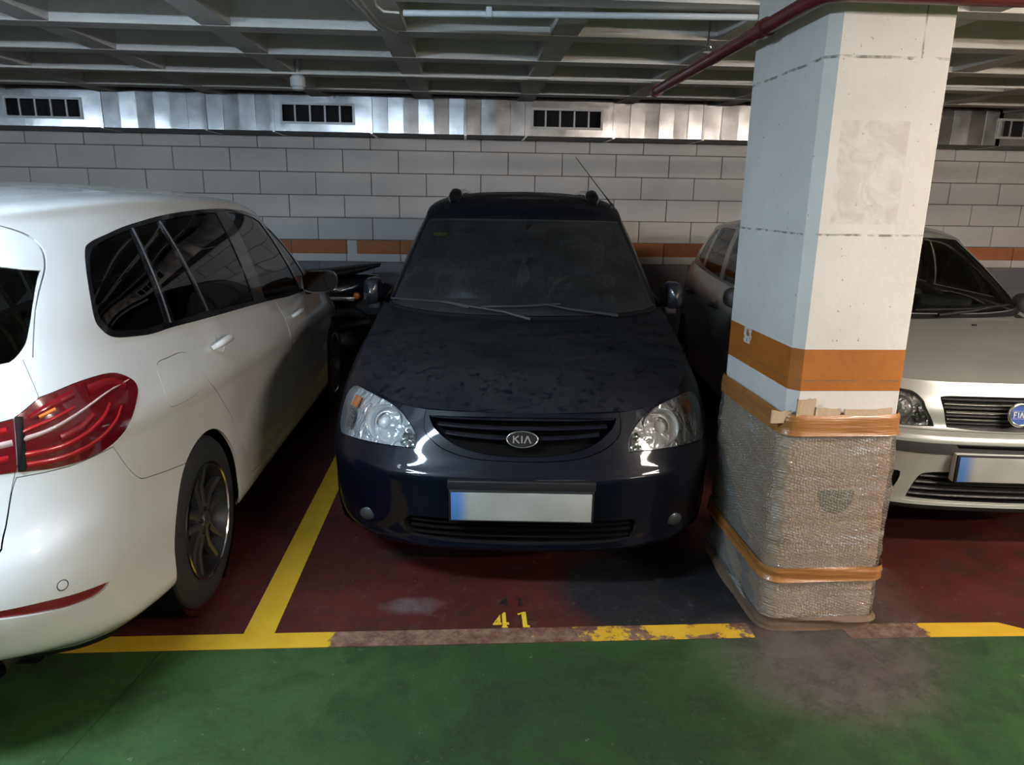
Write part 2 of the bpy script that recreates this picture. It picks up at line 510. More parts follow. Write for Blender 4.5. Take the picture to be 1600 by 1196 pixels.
# painted lines
m, nt = nt_mat('line_paint'); q = N(nt); p = q.pos(); x, y, z = q.xyz(p)
yel = q.mix(q.ramp(q.noise(8, 5, p), .3, .7), (.56, .33, .018), (.68, .43, .035))
worn = q.mix(q.ramp(q.noise(16, 7, p, .8), .38, .62), (.085, .030, .026), (.24, .155, .11))
wn = q.noise(7, 6, p, .75)
cen = q.math('MULTIPLY', q.ramp(x, -.54, -.47), q.ramp(x, 1.76, 1.66))      # trodden off between the bay line and the pillar
some = q.math('MULTIPLY', q.ramp(x, .25, .5), q.ramp(x, 1.25, 1.15))
wf = q.math('MULTIPLY', cen, q.math('MULTIPLY_ADD', some, -.42, .92))
thr = q.math('MULTIPLY_ADD', wf, -.42, .70)
f = q.ramp(wn, thr, q.math('ADD', thr, .05))
f = q.math('MAXIMUM', q.math('MULTIPLY', f, 1.), q.math('MULTIPLY', q.ramp(q.noise(16, 6, p, .8), .64, .72), .7))
q.out(q.bsdf(col=q.mix(f, yel, worn), rough=.55, spec=.3))
plain('yellow_paint', (.72, .50, .03), .55, speck=.12, scale=60)
plain('black_paint', (.010, .009, .009), .6, speck=.3, scale=60)


def slab(name, poly, mat, parent, h=.0015, z=0.):
    return MB().prism(poly, z, z + h).build(name, mat, parent)


slab('painted_line', [(-6.5, 2.262), (1.05, 2.262), (1.05, 2.352), (-6.5, 2.352)], 'line_paint', floor)
slab('painted_line', [(1.40, 2.245), (2.16, 2.232), (2.02, 2.322), (1.40, 2.335)], 'line_paint', floor)
slab('painted_line', [(-.812, 2.352), (-.702, 2.352), (-.702, 7.95), (-.812, 7.95)], 'line_paint', floor, h=.0014)
slab('painted_line', [(3.55, 2.30), (3.66, 2.30), (3.66, 7.95), (3.55, 7.95)], 'line_paint', floor, h=.0014)
# stencilled bay number, yellow, with an older black one behind it
four = [[(.0, .22), (.42, .86), (.42, .36), (.20, .36), (.34, .58), (.30, .58), (.06, .24)], [(.0, .20), (.48, .20), (.48, .32), (.06, .32), (.02, .26)],
        [(.50, .0), (.78, .0), (.78, .06), (.72, .08), (.72, .20), (.86, .20), (.86, .32), (.72, .32), (.72, 1.0), (.62, 1.0), (.52, .86), (.52, .08), (.46, .06), (.46, .0)]]
one = [[(.06, .82), (.24, .90), (.24, .0), (.10, .0), (.10, -.0), (.60, .0), (.60, .10), (.48, .12), (.48, 1.0), (.34, 1.0), (.02, .90)]]


def digits(x0, y0, h, mat, gap):
    for ch, dx, nm in ((four, 0, 'four'), (one, gap, 'one')):
        b = MB()
        for poly in ch: b.prism([(x0 + dx + a * h * .72, y0 + c * h) for a, c in poly], 0, .0022)
        b.build('painted_digit', mat, floor)


digits(.092, 2.357, .100, 'yellow_paint', .095)
digits(.122, 2.503, .060, 'black_paint', .068)

# back wall: painted blocks on a mortar bed
BX0, BP, BH, WY = -4.219, .581, .233, 8.0
wall = MB().box((FX0, WY + .008, 0), (FX1, WY + .25, 2.75)).build('wall_back', 'mortar'); tag(wall, kind='structure')
MB().box((FX0, WY - .001, 0), (FX1, WY + .02, .626)).build('wall_base', 'wall_paint', wall)
g = .0045
blk = MB().bbox((g, 0, g), (BP - g, .03, BH - g), .004)
blk_me = None
for r in range(7):
    z = .626 + .004 + r * BH; off = 0 if (r % 2) == 1 else BP / 2
    for k in range(-3, 20):
        j = 1.5 * (random.random() - .5) * .004
        if blk_me is None:
            o = blk.build('block', 'wall_paint', wall, smooth=30); blk_me = o.data
        else:
            o = bpy.data.objects.new('block', blk_me); COL.objects.link(o); o.parent = wall
        o.location = (BX0 + k * BP + off - BP, WY - .004 + j, z)
for nm, a, b in (('wall_left', (FX0 - .2, FY0, 0), (FX0, WY + .25, 2.75)), ('wall_right', (FX1, FY0, 0), (FX1 + .2, WY + .25, 2.75)),
                 ('wall_front', (FX0, FY0 - .2, 0), (FX1, FY0, 2.75))):
    tag(MB().box(a, b).build(nm, 'wall_paint'), kind='structure')

# waffle ceiling: slab, ribs both ways
RZ = 2.47
m, nt = nt_mat('ceiling_concrete'); q = N(nt); p = q.pos()
c = q.mix(q.ramp(q.noise(2.5, 5, p), .3, .7), (.62, .60, .57), (.74, .72, .69))
c = q.mix(q.math('MULTIPLY', q.ramp(q.noise(12, 5, p, .7), .6, .75), .3), c, (.36, .345, .32))
q.out(q.bsdf(col=c, rough=.85, nrm=q.bump(q.noise(40, 5, p), .3, .006)))
ceil = MB().box((FX0, FY0, 2.72), (FX1, WY + .25, 2.9)).build('ceiling', 'ceiling_concrete'); tag(ceil, kind='structure')
for k in range(-13, 5):
    y0 = 4.53 + .798 * k
    MB().raw(*(lambda a, b, t: ([(FX0, a - .02, t), (FX1, a - .02, t), (FX1, b + .02, t), (FX0, b + .02, t), (FX0, a, RZ), (FX1, a, RZ), (FX1, b, RZ), (FX0, b, RZ)],
             [(0, 1, 2, 3), (7, 6, 5, 4), (4, 5, 1, 0), (6, 7, 3, 2), (5, 6, 2, 1), (7, 4, 0, 3)]))(y0, y0 + .15, 2.725)).build('rib', 'ceiling_concrete', ceil)
for k in range(-8, 9):
    x0 = -.431 + .99 * k - .08
    MB().raw(*(lambda a, b, t: ([(a - .02, FY0, t), (b + .02, FY0, t), (b + .02, WY + .2, t), (a - .02, WY + .2, t), (a, FY0, RZ + .002), (b, FY0, RZ + .002), (b, WY + .2, RZ + .002), (a, WY + .2, RZ + .002)],
             [(0, 1, 2, 3), (7, 6, 5, 4), (4, 5, 1, 0), (6, 7, 3, 2), (5, 6, 2, 1), (7, 4, 0, 3)]))(x0, x0 + .16, 2.725)).build('rib', 'ceiling_concrete', ceil)

# ---------------------------------------------------------------- lamps of the aisle and the added fill lamps
plain('lamp_housing', (.7, .7, .7), .5)
for i, (lx, ly, lz, ln, rot, w, colr) in enumerate(TUBES):
    root = empty('fluorescent_lamp', (lx, ly, lz), rot)
    where = LAMP_PLACES[i]
    tag(root, 'twin tube fluorescent batten lamp ' + where, 'lamp', 'batten lamps over the aisle')
    MB().bbox((-ln / 2 - .03, -.05, .02), (ln / 2 + .03, .05, .075), .008).build('housing', 'lamp_housing', root)
    for sx in (-1, 1): MB().tube([(sx * ln * .35, 0, .07), (sx * ln * .35, 0, 2.72 - lz)], .006, 6).build('hanger', 'lamp_housing', root)
    mt = bpy.data.materials.get('tube_%d' % i)
    mm, nt = nt_mat('tube_%d' % i); q = N(nt)
    q.out(q.n('ShaderNodeEmission', {0: colr, 1: w * 1.9}).outputs[0])
    for sy in (-.028, .028):
        MB().tube([(-ln / 2, sy, 0), (ln / 2, sy, 0)], .013, 8).build('tube', mm, root)

# ---------------------------------------------------------------- sheet metal duct along the wall
m, nt = nt_mat('galvanised'); q = N(nt); p = q.pos(); x, y, z = q.xyz(p)
c = q.mix(q.ramp(q.noise(7, 5, p, .6), .3, .7), (.55, .56, .57), (.78, .79, .80))
cx = q.n('ShaderNodeCombineXYZ', {0: x, 2: q.math('MULTIPLY', z, .25)}).outputs[0]
q.out(q.bsdf(col=c, rough=q.math('MULTIPLY_ADD', q.noise(5, 5, p), .20, .10), metal=1.0, nrm=q.bump(q.noise(6, 4, cx), .10, .03)))
plain('duct_dull', (.10, .10, .10), .6, metal=.3)
plain('vent_frame', (.50, .50, .50), .45, metal=.6)
plain('vent_dark', (.012, .012, .014), .8)
DY, DZ0, DZ1 = 7.45, 2.155, 2.50
duct = empty('ventilation_duct', (0, DY, DZ0)); tag(duct, 'long galvanised sheet metal ventilation duct under the ceiling along the block wall', 'duct')
seams = [-7.2, -5.9, -4.75, -3.466, -2.502, -1.869, -.935, -.025, .571, 1.446, 2.347, 3.05, 3.93, 4.75, 5.45, 6.3, 7.2, 8.2]
vents = {(-4.75, -3.466): -3.99, (-1.869, -.935): -1.445, (.571, 1.446): .976, (3.05, 3.93): 3.47, (5.45, 6.3): 5.75}
for a, b in zip(seams[:-1], seams[1:]):
    vent = vents.get((a, b))
    H = DZ1 - DZ0; A, B = a + .012, b - .012
    if vent is None:
        n = max(3, int(round((B - A) / .155))); pr = []                 # pleats: facets turned a little to either side
        for i in range(n):
            s0 = A + (B - A) * i / n; s1 = A + (B - A) * (i + 1) / n; d = .007 if i % 2 else -.0
            pr += [(s0 + .002, d), (s1 - .002, .0065 - d)] if False else [(s0 + .003, 0.0 if i % 2 else .010), (s1 - .003, .010 if i % 2 else 0.0)]
            if i % 2: pr[-2] = (s0 + .002, .006); pr[-1] = (s1 - .002, .000)
            else: pr[-2] = (s0 + .002, .000); pr[-1] = (s1 - .002, .010)
        v = [(px, py, 0) for px, py in pr] + [(px, py, H) for px, py in pr]; k = len(pr)
        mb = MB().raw(v, [(i, i + 1, k + i + 1, k + i) for i in range(k - 1)])
        box_ = MB().box((A, .012, 0), (B, WY - DY - .012, H))
    else:
        mb = MB(); box_ = MB()
        ow, oh0, oh1 = .345, .075, .245
        for q_ in ((A, 0, vent - ow, H), (vent + ow, 0, B, H), (vent - ow, 0, vent + ow, oh0), (vent - ow, oh1, vent + ow, H)):
            mb.box((q_[0], 0, q_[1]), (q_[2], .01, q_[3]))
        box_.box((A, .14, 0), (B, WY - DY - .012, H)); box_.box((A, .01, 0), (B, .14, .01)); box_.box((A, .01, H - .01), (B, .14, H))
    mb.build('duct_face', 'galvanised', duct); box_.build('duct_box', 'duct_dull', duct)
    fl = MB(); fl.box((b - .012, -.010, -.008), (b + .012, .02, H + .008)); fl.box((b - .012, -.006, -.010), (b + .012, WY - DY - .012, 0)); fl.build('flange', 'galvanised', duct)
    if vent is not None:
        gr = MB(); ow, oh0, oh1 = .355, .066, .262
        gr.box((vent - ow, -.012, oh0), (vent + ow, .004, oh0 + .022)); gr.box((vent - ow, -.012, oh1 - .022), (vent + ow, .004, oh1))
        gr.box((vent - ow, -.012, oh0 + .022), (vent - ow + .022, .004, oh1 - .022)); gr.box((vent + ow - .022, -.012, oh0 + .022), (vent + ow, .004, oh1 - .022))
        gobj = gr.build('vent_grille', 'vent_frame', duct)
        for i in range(1, 5):
            bx_ = vent - ow + 2 * ow * i / 5; MB().box((bx_ - .008, -.008, oh0 + .02), (bx_ + .008, .004, oh1 - .02)).build('bar', 'vent_frame', gobj)
        MB().box((vent - ow, .10, oh0 - .02), (vent + ow, .12, oh1 + .02)).build('vent_mouth', 'vent_dark', gobj)

# ---------------------------------------------------------------- pipes, cable, detector
plain('red_enamel', (.115, .014, .018), .38, coat=.3, speck=.25, scale=14)
plain('grey_pvc', (.62, .68, .73), .45)
plain('cable_sheath', (.74, .72, .68), .5)
plain('white_plastic', (.75, .76, .77), .4)
plain('chrome', (.75, .75, .76), .12, metal=1.0, speck=.02)
pipe = empty('sprinkler_pipe', (1.045, 2.26, 2.14)); tag(pipe, 'dark red sprinkler pipe bending around the top of the white pillar', 'pipe')
pts = [(0, 1.98, 0), (0, 1.2, 0), (0, .10, 0)]
pts += [(.07 - .07 * math.cos(a), .05 - .07 * math.sin(a), 0) for a in (.4, .8, 1.2, 1.57)] + [(.5, -.02, 0), (1.2, -.02, 0), (3.5, -.02, 0)]
MB().tube(pts, .026, 14).build('pipe_run', 'red_enamel', pipe, smooth=50)
for y in (.42, 1.93): MB().tube([(0, y, 0), (0, y + .05, 0)], .033, 14).build('coupling', 'red_enamel', pipe, smooth=50)
sp = empty('fire_sprinkler', (1.367, 4.367, 2.42)); tag(sp, 'small chrome sprinkler head beside the dark red pipe', 'sprinkler')
MB().lathe([(.007, .302), (.007, .02), (.012, .02), (.012, .0), (.020, 0), (.020, -.012), (.008, -.014), (.008, -.04), (.028, -.042), (.028, -.046), (.001, -.046)], 14).build('deflector', 'chrome', sp, smooth=30)
MB().tube([(-.014, 0, -.01), (-.018, 0, -.028), (0, 0, -.043), (.018, 0, -.028), (.014, 0, -.01)], .003, 6).build('yoke', 'chrome', sp)
con = empty('conduit', (-.32, 3.95, 2.435)); tag(con, 'straight pale grey plastic conduit clipped under the ceiling ribs', 'conduit')
MB().tube([(0, 0, 0), (.8, -.06, 0), (1.75, -.13, 0)], .0155, 12).build('tube', 'grey_pvc', con, smooth=60)
MB().bbox((.41, -.055, -.018), (.44, -.005, .03), .004).build('clip', 'grey_pvc', con)
cab = [(-.02, 0, 0), (-.10, .0, .005), (-.13, -.05, .02), (-.12, -.25, .03), (-.16, -.6, .03)]
MB().tube(cab, .006, 6).build('cable_tail', 'cable_sheath', con, smooth=60)
for k, dx in enumerate((0, .05, .09)):
    cb = MB().tube([(-.62 + dx, 3.2, 2.445), (-.60 + dx, 3.6, 2.44), (-.55 + dx * .6, 3.95, 2.445), (-.52 + dx * .5, 4.3, 2.455), (-.49 + dx, 4.5, 2.455)], .006 + .002 * (k == 1), 6).build('cable', 'cable_sheath', None, smooth=60)
    tag(cb, ['leftmost loose grey cable under the ceiling rib beside the conduit', 'middle and thickest loose grey cable under the ceiling rib by the conduit', 'rightmost loose grey cable under the ceiling rib, next to the conduit end'][k], 'cable', 'loose cables under the rib')
ln = MB().tube([(-6, 6.02, 2.458), (-2.1, 6.02, 2.455), (0, 5.95, 2.455), (2.2, 5.86, 2.452), (6.5, 5.7, 2.455)], .009, 6).build('cable', 'cable_sheath', None, smooth=60)
tag(ln, 'long thin straight cable running across under all ceiling ribs', 'cable')
det = empty('smoke_detector', (-1.32, 6.09, 2.38)); tag(det, 'small white smoke detector under the ceiling above the duct', 'detector')
MB().lathe([(.001, .06), (.056, .06), (.058, .055), (.058, -.005), (.052, -.012), (.046, -.012), (.044, -.03), (.034, -.036), (.001, -.036)], 24).build('body', 'white_plastic', det, smooth=40)
MB().lathe([(.001, .34), (.012, .34), (.012, .085), (.045, .085), (.045, .06), (.001, .06)], 24).build('socket', 'grey_pvc', det, smooth=40)
# ---------------------------------------------------------------- the pillar and its wrapping
def pillar_material():
    m, nt = nt_mat('pillar_paint'); q = N(nt); p = q.pos(); x, y, z = q.xyz(p)
    c = q.mix(q.ramp(q.noise(4, 5, p), .3, .7), (.62, .59, .555), (.70, .67, .635))
    c = q.mix(q.math('MULTIPLY', q.ramp(q.noise(60, 2, p, .5), .72, .75), .7), c, (.16, .145, .13))
    orange = q.mix(q.ramp(q.noise(7, 4, p), .3, .7), (.32, .090, .007), (.42, .138, .012))
    band = q.math('MULTIPLY', q.math('GREATER_THAN', z, .916), q.math('LESS_THAN', z, 1.062))
    chip = q.math('MULTIPLY', q.math('GREATER_THAN', y, 2.72), q.math('LESS_THAN', y, 2.80))
    chip = q.math('MULTIPLY', chip, q.math('MULTIPLY', q.math('GREATER_THAN', z, 1.0), q.ramp(q.noise(24, 4, p), .45, .5)))
    c = q.mix(q.math('MULTIPLY', band, q.math('SUBTRACT', 1., q.math('MULTIPLY', chip, .9))), c, orange)
    wob = q.math('MULTIPLY', q.math('SUBTRACT', q.noise(9, 4, p), .5), .012)
    for zz, w in ((.952, .0022), (1.445, .0035), (1.985, .0045)):
        d = q.math('ABSOLUTE', q.math('SUBTRACT', q.math('ADD', z, wob), zz))
        cr_ = q.math('MULTIPLY', q.math('LESS_THAN', d, w), q.ramp(q.noise(18, 4, p), .42, .56))
        c = q.mix(q.math('MULTIPLY', cr_, .8), c, (.12, .10, .085))
    d = q.math('ABSOLUTE', q.math('SUBTRACT', q.math('ADD', x, wob), 1.405))
    cr_ = q.math('MULTIPLY', q.math('LESS_THAN', d, .003), q.math('MULTIPLY', q.math('GREATER_THAN', z, 1.985), q.ramp(q.noise(14, 4, p), .35, .5)))
    c = q.mix(q.math('MULTIPLY', cr_, .7), c, (.20, .17, .14))
    # glue left by a removed notice
    bx = q.math('MULTIPLY', q.math('MULTIPLY', q.math('GREATER_THAN', x, 1.175), q.math('LESS_THAN', x, 1.40)), q.math('MULTIPLY', q.math('GREATER_THAN', z, 1.48), q.math('LESS_THAN', z, 1.80)))
    st = q.ramp(q.noise(10, 5, p, .6, 2.5), .35, .62)
    c = q.mix(q.math('MULTIPLY', q.math('MULTIPLY', bx, st), .55), c, (.50, .455, .375))
    # a pencil-thin scratch
    q.out(q.bsdf(col=c, rough=.7, nrm=q.bump(q.noise(26, 6, p), .35, .006)))


pillar_material()
plan = [(1.143, 2.33), (1.495, 2.33), (1.502, 2.337), (1.502, 2.95), (1.112, 2.95), (1.112, 2.365)]
pil = MB().prism(plan, 0, 2.60).build('pillar', 'pillar_paint'); tag(pil, 'white painted concrete pillar with an orange band and wrapped foot', 'pillar')

m, nt = nt_mat('cardboard'); q = N(nt); p = q.pos(); x, y, z = q.xyz(p)
c = q.mix(q.ramp(q.noise(5, 5, p), .3, .7), (.44, .29, .18), (.62, .45, .31))
dx = q.math('SUBTRACT', x, 1.31); dz = q.math('SUBTRACT', z, .535)
r = q.math('SQRT', q.math('ADD', q.math('MULTIPLY', dx, dx), q.math('MULTIPLY', dz, dz)))
print_ = q.math('MULTIPLY', q.math('LESS_THAN', r, .068), q.math('LESS_THAN', z, .555))
c = q.mix(q.math('MULTIPLY', print_, .75), c, (.13, .155, .115))
leftpr = q.math('MULTIPLY', q.math('LESS_THAN', x, 1.09), q.math('LESS_THAN', q.math('MULTIPLY_ADD', y, -.55, z), -.86))
c = q.mix(q.math('MULTIPLY', leftpr, .6), c, (.16, .20, .21))
q.out(q.bsdf(col=c, rough=.75, nrm=q.bump(q.noise(12, 4, p), .3, .01)))

m, nt = nt_mat('bubble_wrap'); q = N(nt); p = q.pos()
x, y, z = q.xyz(p)
uvw = q.n('ShaderNodeCombineXYZ', {0: q.math('ADD', x, y), 1: q.math('MULTIPLY_ADD', q.math('ADD', x, y), .35, z)}).outputs[0]
vo = q.n('ShaderNodeTexVoronoi', {'Vector': uvw, 'Scale': 95., 'Randomness': .25}).outputs['Distance']
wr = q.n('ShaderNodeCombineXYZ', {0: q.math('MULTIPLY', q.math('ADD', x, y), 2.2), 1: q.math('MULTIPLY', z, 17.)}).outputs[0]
hgt = q.math('MULTIPLY_ADD', q.ramp(vo, .55, .1), .0055, q.math('MULTIPLY', q.noise(1., 4, wr, .55, .6), .07))
nrm = q.n('ShaderNodeBump', {'Height': hgt, 'Strength': .9, 'Distance': 1.0}).outputs[0]
fr = q.n('ShaderNodeFresnel', {'IOR': 1.45, 'Normal': nrm}).outputs[0]
tr = q.n('ShaderNodeBsdfTransparent', {0: (.93, .93, .92)}).outputs[0]
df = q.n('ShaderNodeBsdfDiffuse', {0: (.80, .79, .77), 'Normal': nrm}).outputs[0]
fold_shine = q.math('MULTIPLY', q.ramp(q.noise(1.6, 5, wr, .6, .8), .56, .72), .42)  # bright streaks along the creases: highlights mixed in as diffuse white
s = q.n('ShaderNodeMixShader', {0: q.math('ADD', fold_shine, q.math('MULTIPLY_ADD', q.ramp(vo, .55, .15), .30, .02)), 1: tr, 2: df}).outputs[0]
gl = q.n('ShaderNodeBsdfGlossy', {0: (1, 1, 1), 'Roughness': .08, 'Normal': nrm}).outputs[0]
q.out(q.n('ShaderNodeMixShader', {0: q.math('MULTIPLY_ADD', fr, .6, .02), 1: s, 2: gl}).outputs[0])
m, nt = nt_mat('parcel_tape'); q = N(nt); p = q.pos()
c = q.mix(q.ramp(q.noise(8, 4, p), .3, .7), (.29, .115, .028), (.39, .17, .052))
xx, yy, zz = q.xyz(p); sv = q.n('ShaderNodeCombineXYZ', {0: q.math('MULTIPLY', xx, 2.), 1: q.math('MULTIPLY', yy, 2.), 2: q.math('MULTIPLY', zz, 30.)}).outputs[0]
q.out(q.bsdf(col=c, rough=.32, coat=.2, nrm=q.bump(q.noise(4, 3, sv), .35, .01)))


def wrap_ring(off, n_side=14, rad=.05):
    """rounded outline around the pillar, counter-clockwise from the front left"""
    x0, x1, y0, y1 = 1.112 - off, 1.502 + off, 2.33 - off, 2.95 + off
    r = rad + off * .6; pts = []
    for cx, cy, a0 in ((x0 + r, y0 + r, math.pi), (x1 - r, y0 + r, 1.5 * math.pi), (x1 - r, y1 - r, 0), (x0 + r, y1 - r, .5 * math.pi)):
        for k in range(7): a = a0 + k / 6 * math.pi / 2; pts.append((cx + r * math.cos(a), cy + r * math.sin(a)))
    return densify(pts, .02)


def wrap_shell(name, off, z0, z1, mat, parent, rows, wav=.004, seed=0, ztop=None, ridge=.3, bulge=.012, taper=0.):
    base = wrap_ring(off); n = len(base); cx, cy = base.mean(0); P = []
    rnd = np.random.RandomState(seed); ph = rnd.rand(8, 3) * 6.28
    s = np.arange(n) / n * 2 * math.pi
    for i in range(rows + 1):
        t = i / rows; w = 0
        for k in range(8): w = w + np.sin((k + 1) * s + ph[k, 0] + (k + 2) * 2.1 * t + ph[k, 1]) * wav / (1 + .35 * k)
        for k in range(4): w = w + np.sin(t * (25 + 17 * k) + np.sin(s * (k + 1) + ph[k, 2]) * 1.5) * wav * ridge
        grow = w + bulge * math.sin(math.pi * min(1, t * 1.1)) + .006 * max(0, 1 - t * 6) - taper * min(1, max(0, (t - .8) / .2)) ** 1.5
        d = base - np.array([cx, cy]); d /= np.linalg.norm(d, axis=1, keepdims=True)
        q_ = base + d * np.asarray(grow)[:, None]
        zt = z1 + (ztop(s) if ztop is not None else 0)
        zz_ = z0 + (zt - z0) * t + np.zeros(n)
        row = np.concatenate([q_, zz_[:, None]], 1); P.append(np.concatenate([row, row[:1]]))
    return MB().grid(np.array(P), flip=True).build(name, mat, parent, smooth=60)


wrap = empty('pillar_wrapping', (0, 0, 0)); tag(wrap, 'cardboard and bubble wrap taped around the foot of the white pillar', 'wrapping')
wrap_shell('cardboard_sheet', .016, .004, .815, 'cardboard', wrap, 26, .003, 1, bulge=.006, taper=.010, ztop=lambda s: .006 * np.sin(3 * s) + .004 * np.sin(11 * s))
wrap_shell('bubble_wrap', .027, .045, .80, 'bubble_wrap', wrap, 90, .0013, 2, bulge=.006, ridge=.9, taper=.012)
wrap_shell('tape_band', .0270, .762, .836, 'parcel_tape', wrap, 8, .0010, 1, bulge=.0, taper=.008)
wrap_shell('tape_band', .0385, .207, .262, 'parcel_tape', wrap, 8, .0014, 4, bulge=.002)
# torn flaps of board standing above the tape
for a, b, z, y in ((1.13, 1.195, .892, 2.322), (1.195, 1.285, .862, 2.320), (1.30, 1.47, .858, 2.321), (1.05, 1.12, .845, 2.34)):
    n = 7; top = [z + random.uniform(-.006, .004) for _ in range(n)]; yy_ = y - .012
    v = []
    for k in range(n):
        xx_ = lerp(a, b, k / (n - 1)); v += [(xx_, yy_ + .002, .80), (xx_, yy_ + random.uniform(-.003, .002), top[k]), (xx_, yy_ + .009, .80), (xx_, yy_ + .006, top[k])]
    f = []
    for k in range(n - 1):
        i = 4 * k; f += [(i, i + 4, i + 5, i + 1), (i + 2, i + 3, i + 7, i + 6), (i + 1, i + 5, i + 7, i + 3)]
    add('cardboard_flap', v, f, 'cardboard', wrap)
plain('dark_cardboard', (.15, .095, .06), .8, speck=.2, scale=12)
# crumpled board foot
wrap_shell('foot_fold', .031, .002, .06, 'dark_cardboard', wrap, 6, .004, 9, bulge=.006)
# ---------------------------------------------------------------- body shapes of the three cars (own metres, y = 0 at the end in view)
def white_car_shape():
    st = [(0, 0, 0), (.30, .006, 0), (.52, .03, 0), (.68, .085, .05), (.79, .18, .2), (.855, .32, .5), (.885, .50, .8), (.90, .75, 1),
          (.905, 1.1, 1), (.90, 1.7, 1), (.895, 2.4, 1), (.895, 3.1, 1), (.885, 3.7, 1), (.845, 4.15, .8), (.74, 4.38, .3), (.5, 4.5, 0), (0, 4.556, 0)]
    fr = [(.30, .15), (.35, .06), (.42, .018), (.50, 0), (.60, .01), (.69, .05), (.80, .075), (.90, .085), (1.0, .10), (1.10, .14)]
    sd = [(.20, .07), (.26, .015), (.38, .012), (.50, .010), (.62, .018), (.72, .012), (.80, .005), (.87, -.001), (.97, .034), (1.07, .072)]
    top = [(1.10, .14), (1.10, .14), (1.105, .14), (1.11, .14), (1.115, .13), (1.12, .11), (1.11, .09), (1.085, .08), (1.06, .075), (1.02, .07), (.985, .07),
           (.955, .07), (.93, .09), (.86, .12), (.80, .14), (.76, .15), (.75, .16)]
    low = band_grid(st, fr, sd, top)
    b = low[:, -1]
    base = [tuple(p) for p in b[:12]] + [(.80, 3.42, .975), (.70, 3.60, .99), (.52, 3.70, 1.0), (.3, 3.75, 1.0), (0, 3.77, 1.0)]
    edge = [(0, .27, 1.52), (.30, .28, 1.518), (.46, .31, 1.505), (.545, .38, 1.495), (.58, .48, 1.495), (.60, .62, 1.50), (.61, .82, 1.51), (.62, 1.1, 1.522),
            (.625, 1.4, 1.528), (.625, 1.9, 1.525), (.617, 2.40, 1.512), (.605, 2.72, 1.48), (.58, 2.97, 1.437), (.51, 3.04, 1.43), (.40, 3.09, 1.43), (.22, 3.12, 1.43), (0, 3.13, 1.43)]
    sy = [.45, .47, .5, .55, .62, .72, .9, 1.15, 1.4, 1.85, 2.25, 2.5, 2.65, 2.72, 2.76, 2.78, 2.79]
    sz = [1.53, 1.531, 1.533, 1.536, 1.540, 1.546, 1.556, 1.568, 1.578, 1.584, 1.578, 1.56, 1.54, 1.53, 1.525, 1.52, 1.52]
    spine = [(0, a, c) for a, c in zip(sy, sz)]
    bul = [(0, -.03), (0, -.03), (.01, -.03), (.02, -.02), (.03, -.01), (.03, 0), (.03, 0), (.03, 0), (.03, 0), (.03, 0), (.03, 0), (.03, 0), (.02, .01), (.01, .02), (0, .02), (0, .02), (0, .02)]
    return Patch(low), Patch(upper_grid(base, edge, spine, bul))


